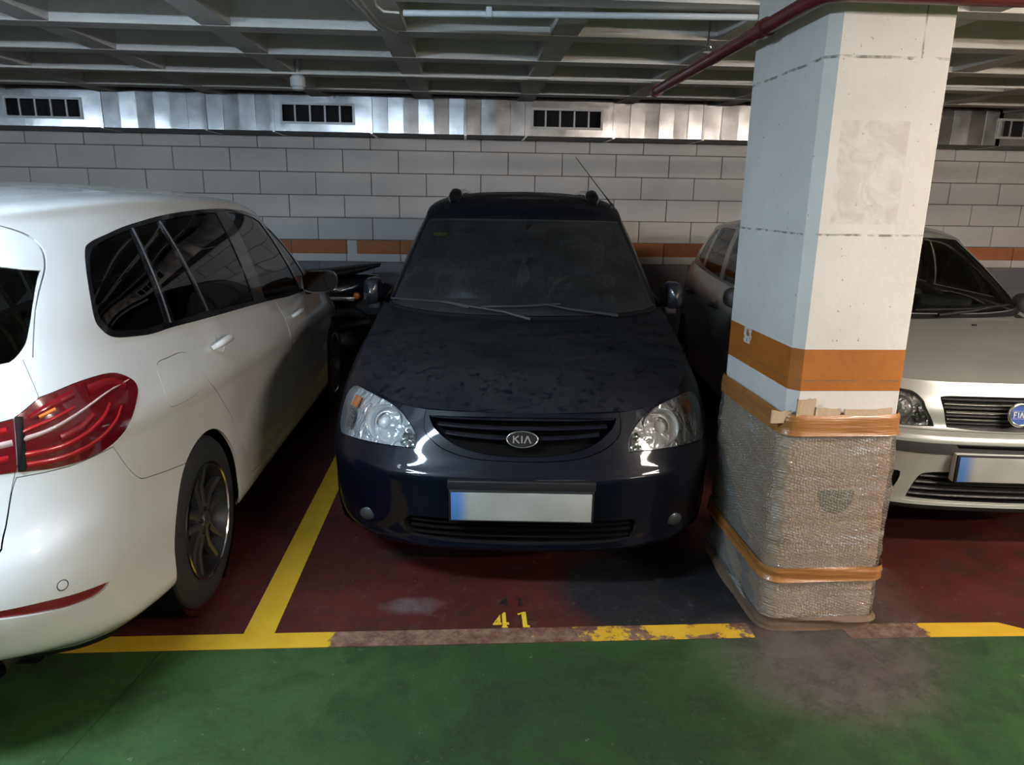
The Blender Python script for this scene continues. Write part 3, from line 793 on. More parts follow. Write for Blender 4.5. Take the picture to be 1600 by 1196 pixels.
def navy_car_shape():
    st = [(0, 0, 0), (.28, .012, 0), (.46, .05, 0), (.61, .13, .1), (.72, .26, .35), (.795, .42, .65), (.843, .60, .9), (.862, .85, 1),
          (.872, 1.15, 1), (.874, 1.7, 1), (.874, 2.5, 1), (.87, 3.4, 1), (.85, 4.0, .8), (.75, 4.35, .3), (.4, 4.47, 0), (0, 4.49, 0)]
    fr = [(.205, .10), (.23, .04), (.28, .032), (.38, .022), (.46, .010), (.525, 0), (.555, .012), (.61, .045), (.68, .085), (.757, .13)]
    sd = [(.19, .07), (.24, .02), (.33, .01), (.43, .004), (.53, 0), (.60, .006), (.67, .014), (.76, .028), (.87, .052), (1.0, .105)]
    top = [(.757, .13), (.757, .13), (.759, .135), (.775, .14), (.795, .135), (.82, .13), (.86, .128), (.91, .13), (.955, .13), (1.01, .095), (1.03, .08), (1.05, .08),
           (1.06, .09), (1.07, .1), (1.07, .11), (1.07, .11)]
    low = band_grid(st, fr, sd, top)
    base = [(0, 1.05, .967), (.3, 1.07, .972), (.5, 1.13, .98), (.64, 1.20, .992), (.70, 1.28, 1.0), (.725, 1.42, 1.005), (.75, 1.65, 1.01), (.765, 2.0, 1.02),
            (.775, 2.6, 1.03), (.79, 3.3, 1.05), (.765, 3.9, 1.06), (.70, 4.2, 1.07), (.5, 4.33, 1.07), (0, 4.38, 1.07)]
    edge = [(0, 1.95, 1.435), (.3, 1.965, 1.435), (.48, 1.99, 1.43), (.56, 2.02, 1.428), (.580, 2.06, 1.435), (.590, 2.13, 1.455), (.600, 2.28, 1.485), (.608, 2.5, 1.505),
            (.615, 2.9, 1.51), (.61, 3.5, 1.50), (.61, 3.95, 1.46), (.55, 4.1, 1.45), (.4, 4.15, 1.45), (0, 4.18, 1.45)]
    sy = [2.30, 2.32, 2.34, 2.37, 2.41, 2.46, 2.54, 2.7, 2.95, 3.4, 3.75, 3.85, 3.9, 3.92]
    sz = [1.557, 1.559, 1.561, 1.565, 1.569, 1.575, 1.583, 1.594, 1.60, 1.597, 1.58, 1.565, 1.555, 1.55]
    spine = [(0, a, c) for a, c in zip(sy, sz)]
    bul = [(0, -.035), (0, -.033), (.008, -.028), (.010, -.02), (.010, -.012), (.010, 0), (.012, 0), (.015, 0), (.018, 0), (.02, 0), (.02, 0), (.01, .01), (0, .02), (0, .02)]
    # bonnet: rows from the front edge to the cowl, columns from the middle to the side
    e = low[:, -1]
    side = [e[2], e[3], e[4], e[5], e[6], e[7], e[8], np.array([.735, 1.33, 1.0])]
    mid = [(0, .13, .757), (0, .22, .80), (0, .35, .838), (0, .52, .875), (0, .70, .907), (0, .88, .935), (0, .99, .950), (0, 1.06, .957)]
    hood = []
    for c in (0, .3, .6, .82, .94, 1.0):
        row = []
        for (m, s) in zip(mid, side):
            m = np.array(m); row.append((s[0] * c, lerp(m[1], s[1], c ** 2.2), lerp(m[2], s[2], c ** 2.6) + .012 * math.sin(math.pi * c) * min(1, (m[1] - .13) * 5)))
        row[0] = (side[0][0] * c, lerp(e[0][1], e[2][1], c ** 2), .757 + .002 * c)
        hood.append(row)
    return Patch(low), Patch(upper_grid(base, edge, spine, bul, ups=((.16, .50), (.50, .88)))), Patch(hood, sym0=True, sym1=False)


def silver_car_shape():
    st = [(0, 0, 0), (.28, .010, 0), (.45, .04, 0), (.58, .11, .1), (.69, .24, .35), (.76, .41, .65), (.80, .60, .9), (.82, .85, 1),
          (.83, 1.1, 1), (.832, 1.6, 1), (.83, 2.3, 1), (.825, 3.0, 1), (.80, 3.5, .8), (.70, 3.74, .3), (.4, 3.82, 0), (0, 3.84, 0)]
    fr = [(.21, .07), (.235, .02), (.30, .022), (.38, .02), (.46, .012), (.53, 0), (.58, .004), (.615, .05), (.70, .06), (.80, .12)]
    sd = [(.20, .07), (.25, .02), (.33, .01), (.42, .004), (.51, 0), (.58, .006), (.64, .010), (.72, .015), (.83, .03), (.96, .085)]
    top = [(.80, .12), (.80, .12), (.802, .125), (.805, .13), (.815, .12), (.835, .10), (.86, .095), (.89, .10), (.925, .11), (.97, .085), (.99, .08), (1.02, .08),
           (1.05, .09), (1.06, .1), (1.06, .11), (1.06, .11)]
    low = band_grid(st, fr, sd, top)
    base = [(0, .98, .955), (.3, 1.0, .958), (.5, 1.06, .962), (.62, 1.13, .967), (.685, 1.22, .97), (.725, 1.35, .972), (.745, 1.55, .975), (.75, 1.9, .98),
            (.75, 2.3, .99), (.745, 2.9, 1.02), (.72, 3.4, 1.05), (.64, 3.6, 1.06), (.45, 3.68, 1.06), (0, 3.71, 1.06)]
    edge = [(0, 1.72, 1.355), (.3, 1.735, 1.355), (.48, 1.76, 1.35), (.56, 1.79, 1.345), (.597, 1.83, 1.345), (.615, 1.9, 1.355), (.63, 2.05, 1.375), (.635, 2.3, 1.39),
            (.635, 2.6, 1.39), (.62, 3.0, 1.375), (.585, 3.25, 1.35), (.52, 3.36, 1.345), (.36, 3.4, 1.345), (0, 3.43, 1.345)]
    sy = [2.0, 2.02, 2.04, 2.06, 2.09, 2.14, 2.2, 2.35, 2.55, 2.85, 3.05, 3.12, 3.16, 3.18]
    sz = [1.435, 1.437, 1.439, 1.442, 1.445, 1.45, 1.456, 1.465, 1.47, 1.463, 1.45, 1.445, 1.44, 1.44]
    spine = [(0, a, c) for a, c in zip(sy, sz)]
    bul = [(0, -.03), (0, -.028), (.008, -.025), (.014, -.018), (.018, -.01), (.02, 0), (.022, 0), (.022, 0), (.022, 0), (.022, 0), (.02, 0), (.01, .01), (0, .02), (0, .02)]
    e = low[:, -1]
    side = [e[2], e[3], e[4], e[5], e[6], e[7], e[8], np.array([.70, 1.28, .967])]
    mid = [(0, .12, .80), (0, .20, .825), (0, .32, .85), (0, .48, .878), (0, .65, .905), (0, .82, .928), (0, .92, .94), (0, .985, .945)]
    hood = []
    for c in (0, .3, .6, .82, .94, 1.0):
        row = []
        for (m, s) in zip(mid, side):
            m = np.array(m); row.append((s[0] * c, lerp(m[1], s[1], c ** 2.2), lerp(m[2], s[2], c ** 2.6) + .010 * math.sin(math.pi * c) * min(1, (m[1] - .12) * 5)))
        row[0] = (side[0][0] * c, lerp(e[0][1], e[2][1], c ** 2), .80 + .002 * c)
        hood.append(row)
    return Patch(low), Patch(upper_grid(base, edge, spine, bul)), Patch(hood, sym0=True, sym1=False)
# ---------------------------------------------------------------- car materials
def car_paint(name, col, rough, coat, dust=0., dustcol=(.10, .105, .11), flake=0., spec=.5):
    m, nt = nt_mat(name); q = N(nt); o = q.obj()
    c = q.mix(q.ramp(q.noise(3, 3, o), .3, .7), tuple(v * .97 for v in col), tuple(min(1, v * 1.03) for v in col)); r = rough
    if dust:
        nz = q.xyz(q.n('ShaderNodeNewGeometry').outputs['Normal'])[2]
        d = q.math('MULTIPLY', q.ramp(nz, .45, .95), q.ramp(q.noise(5, 6, o, .7), .15, .6))
        drops = q.ramp(q.noise(30, 3, o, .5, .6), .57, .63)
        d = q.math('MULTIPLY', d, q.math('SUBTRACT', 1., q.math('MULTIPLY', drops, .8)))
        f = q.math('MULTIPLY', d, dust)
        c = q.mix(f, c, dustcol); r = q.math('MULTIPLY_ADD', f, .5, rough)
        ct = q.math('MULTIPLY', q.math('SUBTRACT', 1., q.math('MULTIPLY', d, .9)), coat)
    else: ct = coat
    q.out(q.bsdf(col=c, rough=r, coat=ct, coatr=.04, metal=flake, spec=spec))


car_paint('white_paint', (.70, .70, .69), .35, .9)
car_paint('navy_paint', (.0007, .0016, .0062), .42, .32, dust=.62, dustcol=(.024, .025, .026), flake=.0, spec=.1)
car_paint('silver_paint', (.50, .52, .495), .36, .7, flake=.55)
plain('black_trim', (.012, .012, .013), .5, spec=.25)
plain('black_gloss', (.008, .008, .010), .12, coat=.6)
plain('dark_plastic', (.035, .035, .037), .55)
plain('liner', (.004, .004, .004), .9, spec=.05)
plain('rubber', (.014, .014, .014), .75, speck=.25, scale=60)
plain('alloy', (.24, .24, .25), .28, metal=.9, speck=.04)
plain('dark_alloy', (.06, .06, .063), .35, metal=.8)
plain('bright_metal', (.80, .80, .80), .14, metal=1., speck=.02)
plain('reflector_bowl', (.86, .87, .88), .16, metal=.8, speck=.02)
plain('seat_cloth', (.20, .205, .215), .9, speck=.3, scale=50)
plain('dash', (.016, .016, .018), .7)
plain('amber', (.62, .17, .03), .25, coat=.5)
plain('orange_lens', (.85, .20, .02), .25, coat=.5)
plain('bulb', (.75, .75, .72), .2)
plain('white_card', (.62, .62, .60), .5)
plain('plate_blue', (.03, .09, .34), .4)
plain('sticker_yellow', (.75, .75, .04), .5)
plain('feather', (.85, .88, .88), .8)
glass('clear_lens', (.93, .94, .95), 1.0, .03)
glass('windscreen_glass', (.86, .90, .90), .5, .03, dirt=.105)
glass('side_glass', (.10, .11, .12), .9, .02)
glass('tint_glass', (.030, .032, .036), .9, .015)
m, nt = nt_mat('red_lens'); q = N(nt); o = q.obj()
q.out(q.bsdf(col=q.mix(q.noise(9, 2, o), (.17, .003, .008), (.23, .005, .011)), rough=.12, coat=1.0, spec=.6))
m, nt = nt_mat('red_glow'); q = N(nt); q.out(q.bsdf(col=q.mix(q.noise(20, 2), (.30, .005, .010), (.38, .009, .014)), rough=.18, coat=.6))
m, nt = nt_mat('dark_red_lens'); q = N(nt); q.out(q.bsdf(col=q.mix(q.noise(9, 2), (.105, .002, .007), (.14, .004, .010)), rough=.12, coat=1.0))
m, nt = nt_mat('lens_flutes'); q = N(nt); o = q.obj(); v = q.n('ShaderNodeTexVoronoi', {'Vector': o, 'Scale': 48.}).outputs['Distance']
q.out(q.bsdf(col=q.mix(q.noise(15), (.60, .61, .62), (.82, .83, .84)), rough=.12, metal=1., nrm=q.bump(v, .8, .02)))
m, nt = nt_mat('plate_blur'); q = N(nt); o = q.obj(); ox, oy, oz = q.xyz(o)
c = q.mix(q.ramp(q.noise(7, 1, o), .35, .65), (.26, .27, .25), (.34, .345, .32)); c = q.mix(q.ramp(ox, -.195, -.235), c, (.07, .17, .42))
q.out(q.bsdf(col=c, rough=.45))


# ---------------------------------------------------------------- shared car parts
def liner(cut, parent, skip=('arch',), off=-.03, name='inner_panel', mat='liner'):
    V = []; T = []; k = 0
    for nm in [None] + sorted({f[0] for f in cut.feats}):
        if nm in skip: continue
        v, n, t = cut.arrays(nm, off=off, rim=0)
        if not len(t): continue
        V += [v, v * np.array([-1, 1, 1.])]; T += [t + k, t[:, ::-1] + k + len(v)]; k += 2 * len(v)
    return add(name, np.concatenate(V), np.concatenate(T), mat, parent, smooth=True)


def ledge(ring, parent, depth=.07, drop=.012):
    R_ = np.array(ring); n = len(R_); inn = R_.copy(); inn[:, 0] = np.maximum(inn[:, 0] - depth, 0); inn[:, 2] -= drop
    v = np.concatenate([R_ - [0, 0, .004], inn]); f = [(i, i + 1, n + i + 1, n + i) for i in range(n - 1)]
    MX = np.array([-1, 1, 1.]); f2 = [tuple(2 * n + j for j in g[::-1]) for g in f]
    return add('belt_ledge', np.concatenate([v, v * MX]), f + f2, 'liner', parent)


TYRES = {}


def wheel(parent, y, side, R, rim, w, hw, style, mats=('alloy', 'dark_alloy')):
    """wheel with its axle at (side*hw, y, R); outer face at |x| = hw"""
    root = empty('wheel', (side * hw, y, R), 0, parent)
    m = Matrix(((0, 0, side, 0), (1, 0, 0, 0), (0, side, 0, 0), (0, 0, 0, 1)))      # local z outwards
    h = w; pr = [(rim - .005, -h), (rim + .02, -h + .002), (R - .03, -h + .004), (R - .008, -h + .018)]
    for g_ in range(4):
        a = -h + .03 + g_ * (h - .05) / 4; b = a + (h - .05) / 4
        pr += [(R, a + .004), (R, b - .006), (R - .008, b - .005), (R - .008, b + .003)]
    pr += [(R - .003, -.022), (R - .012, -.010), (R - .035, -.002), (R - .05, .003), (rim + .035, .004), (rim + .02, .0), (rim + .012, -.004), (rim - .004, -.008)]
    MB().lathe(pr, 56, m).build('tyre', 'rubber', root, smooth=40)
    MB().lathe([(rim - .002, -h + .01), (rim - .002, -.012), (rim + .010, -.004), (rim + .008, .002), (rim - .006, -.002), (rim - .012, -.02), (rim - .025, -.06), (rim - .03, -h + .02)], 48, m).build('rim', mats[1], root, smooth=40)
    MB().lathe([(rim + .006, -.006), (rim + .010, .003), (rim + .002, .004), (rim - .004, -.004)], 48, m, closed=True).build('rim_lip', 'bright_metal', root, smooth=50)
    MB().lathe([(.001, -.085), (rim * .72, -.085), (rim * .72, -.10), (rim - .03, -.115)], 40, m).build('brake_disc', 'black_trim', root, smooth=40)
    MB().lathe([(.001, -.006), (.030, -.008), (.034, -.016), (.060, -.022), (.066, -.05), (.05, -.09)], 24, m).build('hub', mats[0], root, smooth=40)
    def spoke(a0, wa, wb, off, mat, z0=-.016, z1=-.008):
        mr = m @ Matrix.Rotation(a0, 4, 'Z'); r0, r1 = .045, rim - .008
        p = []
        for t in (0, .5, 1):
            r_ = lerp(r0, r1, t); ww = lerp(wa, wb, t); oo = off * (.35 + .65 * t); zz_ = lerp(z0, z1, t) - .012 * math.sin(math.pi * t)
            p += [(r_, oo - ww / 2, zz_ - .03), (r_, oo - ww / 2, zz_ - .004), (r_, oo - ww / 4, zz_), (r_, oo + ww / 4, zz_), (r_, oo + ww / 2, zz_ - .004), (r_, oo + ww / 2, zz_ - .03)]
        f = []
        for s_ in range(2):
            for k in range(5): i = s_ * 6 + k; f.append((i, i + 6, i + 7, i + 1))
        f += [(5, 4, 3, 2, 1, 0), (12, 13, 14, 15, 16, 17)]
        MB().raw([mr @ Vector(q_) for q_ in p], f).build('spoke', mat, root, smooth=35)
    if style == 'double':
        for k in range(5):
            for s_ in (-1, 1): spoke(math.pi / 2 + k * math.tau / 5, .030, .024, s_ * .044, mats[0])
    else:
        for k in range(7): spoke(k * math.tau / 7, .035, .045, 0, mats[0])
    for k in range(5):
        a = k * math.tau / 5 + .3; c = Vector((.045 * math.cos(a), .045 * math.sin(a), -.02))
        MB().tube([m @ c, m @ (c + Vector((0, 0, .012)))], .009, 6).build('wheel_bolt', 'dark_alloy', root)
    return root


def wheel_well(parent, y, side, R, r, hw, depth=.28):
    m = Matrix(((0, 0, side, side * hw), (1, 0, 0, y), (0, side, 0, R), (0, 0, 0, 1)))
    MB().lathe([(r, -.02), (r, -depth), (.02, -depth)], 40, m).build('wheel_well', 'liner', parent, smooth=40)


def seat(parent, x, y, z, w=.50, h=.60, lean=.28, head=True):
    root = empty('seat', (x, y, z), 0, parent)
    M1 = Matrix.Rotation(-lean, 4, 'X')
    MB().bbox((-w / 2, -.5, -.14), (w / 2, .02, .0), .05).build('cushion', 'seat_cloth', root, smooth=50)
    P = []
    for i in range(9):
        t = i / 8; ww = w * (.5 - .10 * max(0, t - .55) / .45 - .02); row = []
        for j in range(13):
            a = math.pi * j / 12; s_ = -math.cos(a); bol = .05 * abs(s_) ** 4
            row.append(M1 @ Vector((ww * s_, .02 - .05 * math.sin(a) ** .5 - bol * 1.1, h * t - (.05 * abs(s_) ** 3 if i == 8 else 0))))
        P.append(row)
    b = MB().grid(np.array([[tuple(v) for v in r] for r in P]), flip=True)
    b.bbox((-w * .42, .0, .0), (w * .42, .09, h * .97), .04, M1); b.build('backrest', 'seat_cloth', root, smooth=50)
    if head:
        MB().bbox((-.13, -.03, h + .03), (.13, .06, h + .20), .035, M1).build('headrest', 'seat_cloth', root, smooth=50)
        for s_ in (-.05, .05): MB().tube([M1 @ Vector((s_, .01, h - .05)), M1 @ Vector((s_, .01, h + .06))], .006, 6).build('headrest_post', 'bright_metal', root)
    return root


def steering_wheel(parent, x, y, z, r=.185, tilt=.42):
    root = empty('steering_wheel', (x, y, z), 0, parent); mt = Matrix.Rotation(math.pi / 2 - tilt, 4, 'X')
    pts = [mt @ Vector((r * math.cos(a), r * math.sin(a), 0)) for a in [math.tau * k / 40 for k in range(41)]]
    MB().tube(pts, .015, 8, cap=False).build('rim', 'dash', root, smooth=60)
    MB().bbox((-.075, -.06, -.03), (.075, .06, .02), .02, mt).build('boss', 'dash', root, smooth=50)
    for a in (math.pi, 0, 1.5 * math.pi):
        MB().tube([mt @ Vector((.05 * math.cos(a), .05 * math.sin(a), 0)), mt @ Vector((r * math.cos(a), r * math.sin(a), 0))], .012, 6).build('spoke', 'dash', root)


def door_handle(parent, P, n, side, mat, along):
    f = frame(P, n, side=side)
    pts = [(-.095, 0, .002), (-.085, .002, .022), (-.05, .004, .034), (0, .005, .038), (.05, .004, .036), (.085, .002, .024), (.095, 0, .002)]
    b = MB().tube([f @ Vector(q_) for q_ in pts], [.010, .013, .015, .016, .015, .013, .010], 10)
    b.lathe([(.036, .0006), (.034, .002), (.02, -.012), (.001, -.016)], 20, f @ Matrix.Scale(1.25, 4, (1, 0, 0))).build('door_handle', mat, parent, smooth=55)
    return b


def number_plate(parent, z, y, w=.52, h=.11, tilt=0.):
    root = empty('number_plate', (0, y, z), 0, parent)
    MB().bbox((-w / 2 - .008, .0, -h / 2 - .008), (w / 2 + .008, .012, h / 2 + .008), .004).build('plate_holder', 'black_trim', root, smooth=30)
    MB().bbox((-w / 2, -.004, -h / 2), (w / 2, .002, h / 2), .0015).build('plate_face', 'plate_blur', root, smooth=30)
    return root


def strip_tube(parent, name, pts, r, mat, n=8):
    return MB().tube(pts, r, n).build(name, mat, parent, smooth=60)
# ---------------------------------------------------------------- white car seen from its tail
plain('lamp_chrome', (.50, .33, .32), .3, coat=.5)
def white_car():
    car = empty('car', (-1.875, 1.60, 0)); tag(car, 'white family car with red tail lamp parked tail-out on the left', 'car')
    lo, up = white_car_shape()
    AX1, AX2, WR = 1.02, 3.78, .327
    c = Cut(lo, 9, 7, flip=False)
    if c.p.normal(np.float64(8.), np.float64(4.))[0] < 0: c.flip = True
    BX = (0, 14, 0, 9)
    c.feat('bumper', smooth([(-.1, .60, 1), (.45, .615), (.78, .645), (.843, .69), (.895, .796), (.917, .832, 1), (1.10, .825), (1.285, .832, 1), (1.343, .75), (1.391, .703), (1.426, .686), (1.48, .675), (1.567, .657), (1.80, .612, 1), (1.80, .0, 1), (-.1, .0, 1)], 4), gap=.0025, box=BX)
    c.feat('tailgate', smooth([(-.1, .60, 1), (.45, .615), (.78, .645), (.843, .69), (.895, .796), (.917, .842, 1), (1.038, 1.023, 1), (.985, 1.3, 1), (-.1, 1.3, 1)], 4), gap=.0025, box=BX)
    rd = [(1.80, 1.35, 1), (1.90, 1.05), (1.965, .97), (1.956, .914), (1.985, .86), (2.055, .807), (2.15, .72), (2.243, .628), (2.337, .478), (2.40, .36), (2.46, .315), (2.8, .30), (3.22, .292), (3.30, .35), (3.325, .45), (3.33, .629), (3.27, .80), (3.265, .90), (3.19, 1.02), (3.05, 1.35, 1)]
    fd = [(3.05, 1.35, 1), (3.19, 1.02), (3.265, .90), (3.27, .80), (3.33, .629), (3.325, .45), (3.30, .35), (3.32, .295), (3.8, .29), (4.22, .295), (4.33, .42), (4.36, .60), (4.35, .80), (4.30, 1.35, 1)]
    c.feat('rear_door', smooth(rd, 4), gap=.003, box=BX); c.feat('front_door', smooth(fd, 4), gap=.003, box=BX)
    c.feat('fuel_flap', smooth([(1.623, 1.0), (1.72, 1.003), (1.83, .998), (1.877, .975), (1.885, .91), (1.876, .858), (1.82, .848), (1.66, .856), (1.622, .88), (1.612, .94)], 4), gap=.0022, box=BX)
    lamp = [(.9455, .983, 1), (1.04, 1.022, 1), (1.20, 1.036), (1.352, 1.030), (1.441, .996), (1.463, .966), (1.440, .934), (1.348, .862), (1.232, .830), (1.076, .828), (.925, .843, 1)]
    lamp2 = [(.55, .965, 1), (.80, .972), (.944, .982, 1), (.923, .844, 1), (.75, .853), (.56, .86, 1)]
    c.feat('lamp', smooth(lamp, 5), gap=.002, box=BX); c.feat('lamp_inner', smooth(lamp2, 4), gap=.002, box=BX)
    c.feat('reflector', smooth([(.75, .515, 1), (.90, .503), (1.0, .489), (1.173, .462, 1), (1.15, .448), (1.10, .442), (1.0, .452), (.917, .467), (.854, .477), (.76, .492, 1)], 4), gap=.001, box=BX)
    for yy_, xx_, u in ((AX1, .892, (6, 11, 0, 9)), (AX2, .885, (10, 14.5, 0, 9))):
        s0 = yy_ + xx_; r = .352
        c.feat('arch', [(s0 + r * math.cos(a), .325 + r * math.sin(a)) for a in np.linspace(math.pi, 0, 28)] + [(s0 + r, .0), (s0 - r, .0)], gap=0, box=u)
    c.run()
    W = 'white_paint'
    c.part(None, 'body_shell', W, car); c.part('bumper', 'rear_bumper', W, car)
    gate = c.part('tailgate', 'tailgate', W, car)
    liner(c, car)
    rds = c.pair('rear_door', 'rear_door', W, car); fds = c.pair('front_door', 'front_door', W, car)
    c.part('fuel_flap', 'fuel_flap', W, car, 'R', off=.0005)
    for s_, sd in (('L', -1), ('R', 1)):
        l = c.part('lamp', 'tail_lamp', 'dark_red_lens', car, s_, off=.002, rim=.03)
        li = c.part('lamp_inner', 'inner_tail_lamp', 'dark_red_lens', car, s_, off=.002, rim=.03)
        c.part('reflector', 'rear_reflector', 'red_lens', car, s_, off=-.006, rim=.0)
        # lit segments inside the lens: formed strips standing on it
        def strip(pts, w0, w1, mat, off, parent, nm):
            q_ = smooth(pts, 6, closed=False); d = np.gradient(q_, axis=0); d /= np.linalg.norm(d, axis=1, keepdims=True); nn = np.stack([-d[:, 1], d[:, 0]], 1)
            ww = np.linspace(w0, w1, len(q_))[:, None]; P = []
            for k_ in (-1, -.5, 0, .5, 1):
                w_ = c.p.find(q_ + nn * ww * k_ / 2, SZ, BX); p_ = c.p(w_[:, 0], w_[:, 1]); n_ = c.p.normal(w_[:, 0], w_[:, 1]) * (-1 if c.flip else 1)
                P.append(p_ + n_ * (off + .0025 * (1 - k_ * k_)))
            P = np.array(P); P[..., 0] *= sd
            return MB().grid(P, flip=sd < 0).build(nm, mat, parent, smooth=70)
        strip([(.955, .925), (1.05, .935), (1.16, .957), (1.30, .985), (1.425, .995)], .013, .003, 'lamp_chrome', .0026, l, 'chrome_strip')
        strip([(.96, .945), (1.05, .958), (1.15, .975)], .012, .008, 'red_glow', .003, l, 'light_guide')
        strip([(.955, .885), (1.04, .882), (1.12, .888), (1.20, .905), (1.265, .93), (1.30, .955)], .017, .012, 'red_glow', .003, l, 'light_guide')
        strip([(.955, .858), (1.05, .853), (1.15, .858), (1.24, .875), (1.31, .905), (1.35, .935)], .016, .010, 'red_glow', .003, l, 'light_guide')
        strip([(.99, .975), (1.07, .995), (1.16, 1.01)], .016, .024, 'red_lens', .0028, l, 'indicator')
        strip([(1.02, .972), (1.08, .983)], .010, .010, 'amber', .004, l, 'indicator_bulb')
        strip([(1.22, 1.005), (1.32, 1.008), (1.40, .985)], .030, .022, 'red_lens', .0026, l, 'lens_field')
        strip([(1.08, .905), (1.16, .918), (1.22, .94)], .024, .02, 'red_lens', .0026, l, 'lens_field')
        strip([(.56, .912), (.75, .915), (.925, .922)], .016, .016, 'lamp_chrome', .0028, li, 'chrome_strip')
        strip([(.960, .984), (.950, .915), (.938, .846)], .024, .024, 'black_gloss', .0036, l, 'lamp_joint')
        strip([(.56, .885), (.75, .880), (.905, .884)], .017, .017, 'red_glow', .003, li, 'light_guide')
        strip([(.56, .945), (.75, .948), (.915, .955)], .017, .017, 'red_glow', .003, li, 'light_guide')
        wheel(car, AX1, sd, WR, .216, .215, .880, 'double'); wheel(car, AX2, sd, WR, .216, .215, .872, 'double')
        wheel_well(car, AX1, sd, .325, .356, .885); wheel_well(car, AX2, sd, .325, .356, .876)
        P, n = c.at((2.20, .955), SZ, BX); door_handle(rds[0 if sd < 0 else 1], P, n, sd, W, 1)
        P, n = c.at((3.51, .873), SZ, BX); door_handle(fds[0 if sd < 0 else 1], P, n, sd, W, 1)
        P, n = c.at((.988, .526), SZ, BX); f = frame(P, n, side=sd)
        MB().lathe([(.013, .0), (.012, .0012), (.001, .0012)], 18, f).build('parking_sensor', W, car, smooth=20)
        MB().lathe([(.0155, .0004), (.0130, .0004)], 18, f).build('sensor_ring', 'black_trim', car)
        # mirror
        mr = empty('door_mirror', (sd * .935, 3.12, 1.02), 0, car)
        b = MB(); P = []
        for i in range(11):
            t = i / 10; yv = -.085 + .16 * t; k = math.sin(math.pi * min(1, .5 + t * .5)) ** .6 if t < 1 else .0
            row = []
            for j in range(17):
                a = math.tau * j / 16; ca, sa = math.cos(a), math.sin(a)
                row.append((sd * (.115 * np.sign(ca) * abs(ca) ** .7 * k), yv, .072 * np.sign(sa) * abs(sa) ** .75 * k + .01 * ca))
            P.append(row)
        b.grid(np.array(P), flip=sd > 0).build('housing', W, mr, smooth=60)
        MB().raw([(sd * x_, -.084, z_) for x_, z_ in ((-.10, -.05), (-.05, -.064), (.08, -.06), (.108, -.02), (.10, .045), (.05, .064), (-.07, .062), (-.105, .03))], [tuple(range(8))]).build('mirror_glass', 'tint_glass', mr)
        MB().raw([(sd * x_, -.080, z_) for x_, z_ in ((-.10, -.05), (-.05, -.064), (.08, -.06), (.108, -.02), (.10, .045), (.05, .064), (-.07, .062), (-.105, .03))], [tuple(range(8))]).build('mirror_backing', 'black_gloss', mr)
        MB().bbox((min(-sd * .16, -sd * .07), -.03, -.09), (max(-sd * .16, -sd * .07), .06, -.045), .012).build('mirror_foot', 'black_gloss', mr, smooth=50)
    # lower valance and exhaust
    P = []
    for u in np.linspace(0, 5.6, 40):
        a = lo(np.float64(u), np.float64(0.02)); P.append([a * [1, 1, 1] + [0, .012, .006], a * [.97, 1, 1] + [0, .06, -.05], a * [.9, 1, 1] + [0, .16, -.09]])
    P = np.array(P); b = MB(); b.grid(P); b.grid(P * [-1, 1, 1], flip=True); b.build('rear_valance', 'black_trim', car, smooth=50)
    for sd in (-1, 1): MB().tube([(sd * .60, .16, .30), (sd * .60, .5, .30)], .036, 18, cap=False).tube([(sd * .60, .22, .30), (sd * .60, .23, .30)], .034, 18).build('exhaust', 'dark_alloy', car, smooth=50)
    number_plate(car, .755, .045)
    MB().bbox((-.60, .35, .17), (.60, 4.3, .32), .02).build('underbody', 'liner', car)
    ledge(lo(np.linspace(0, 12, 60), np.full(60, float(lo.nv))), car)
    # upper body
    g = Cut(up, 9, 7, flip=c.flip); UB = (3, 14, 0, 5.2); RB = (0, 6.2, 0, 5)
    g.feat('tailgate', smooth([(-.05, 1.0, 1), (.752, 1.0, 1), (.742, 1.07), (.731, 1.14), (.721, 1.21), (.704, 1.30), (.690, 1.348), (.668, 1.392), (.635, 1.433), (.59, 1.464), (.53, 1.483), (.30, 1.497), (-.05, 1.50, 1)], 4), XZ, gap=.0018, box=RB)
    g.feat('rear_glass', smooth([(-.05, 1.10, 1), (.40, 1.095), (.62, 1.095), (.690, 1.108), (.716, 1.145), (.717, 1.20), (.708, 1.26), (.692, 1.331, 1), (.60, 1.362), (.35, 1.395), (-.05, 1.405, 1)], 4), XZ, gap=.001, box=RB)
    g.feat('trim', smooth([(1.411, 1.368), (1.459, 1.392), (1.58, 1.412), (1.76, 1.436), (2.128, 1.465), (2.632, 1.478), (3.068, 1.468), (3.36, 1.44), (3.60, 1.39), (3.86, 1.25), (4.10, 1.06), (4.12, .98, 1), (3.787, .955), (3.019, 1.008), (2.172, 1.06), (1.831, 1.082), (1.66, 1.088), (1.545, 1.100), (1.42, 1.118), (1.365, 1.148), (1.343, 1.19), (1.37, 1.29)], 4), gap=.001, box=UB)
    panes = dict(p1=[(1.43, 1.355), (1.475, 1.380), (1.60, 1.402), (1.742, 1.420, 1), (1.775, 1.108, 1), (1.66, 1.108), (1.55, 1.118), (1.44, 1.134), (1.39, 1.158), (1.368, 1.195), (1.39, 1.29)],
                 p2=[(1.785, 1.424, 1), (1.995, 1.440, 1), (2.165, 1.086, 1), (1.845, 1.098, 1)],
                 p3=[(2.035, 1.442, 1), (2.35, 1.456), (2.62, 1.460), (2.705, 1.458, 1), (2.83, 1.038, 1), (2.205, 1.082, 1)],
                 p4=[(2.90, 1.455, 1), (3.07, 1.450), (3.32, 1.423), (3.45, 1.395, 1), (3.80, .985, 1), (3.02, 1.025, 1)],
                 p5=[(3.53, 1.365, 1), (3.66, 1.325), (3.86, 1.20), (4.02, 1.05, 1), (3.99, .998, 1), (3.86, .985, 1)])
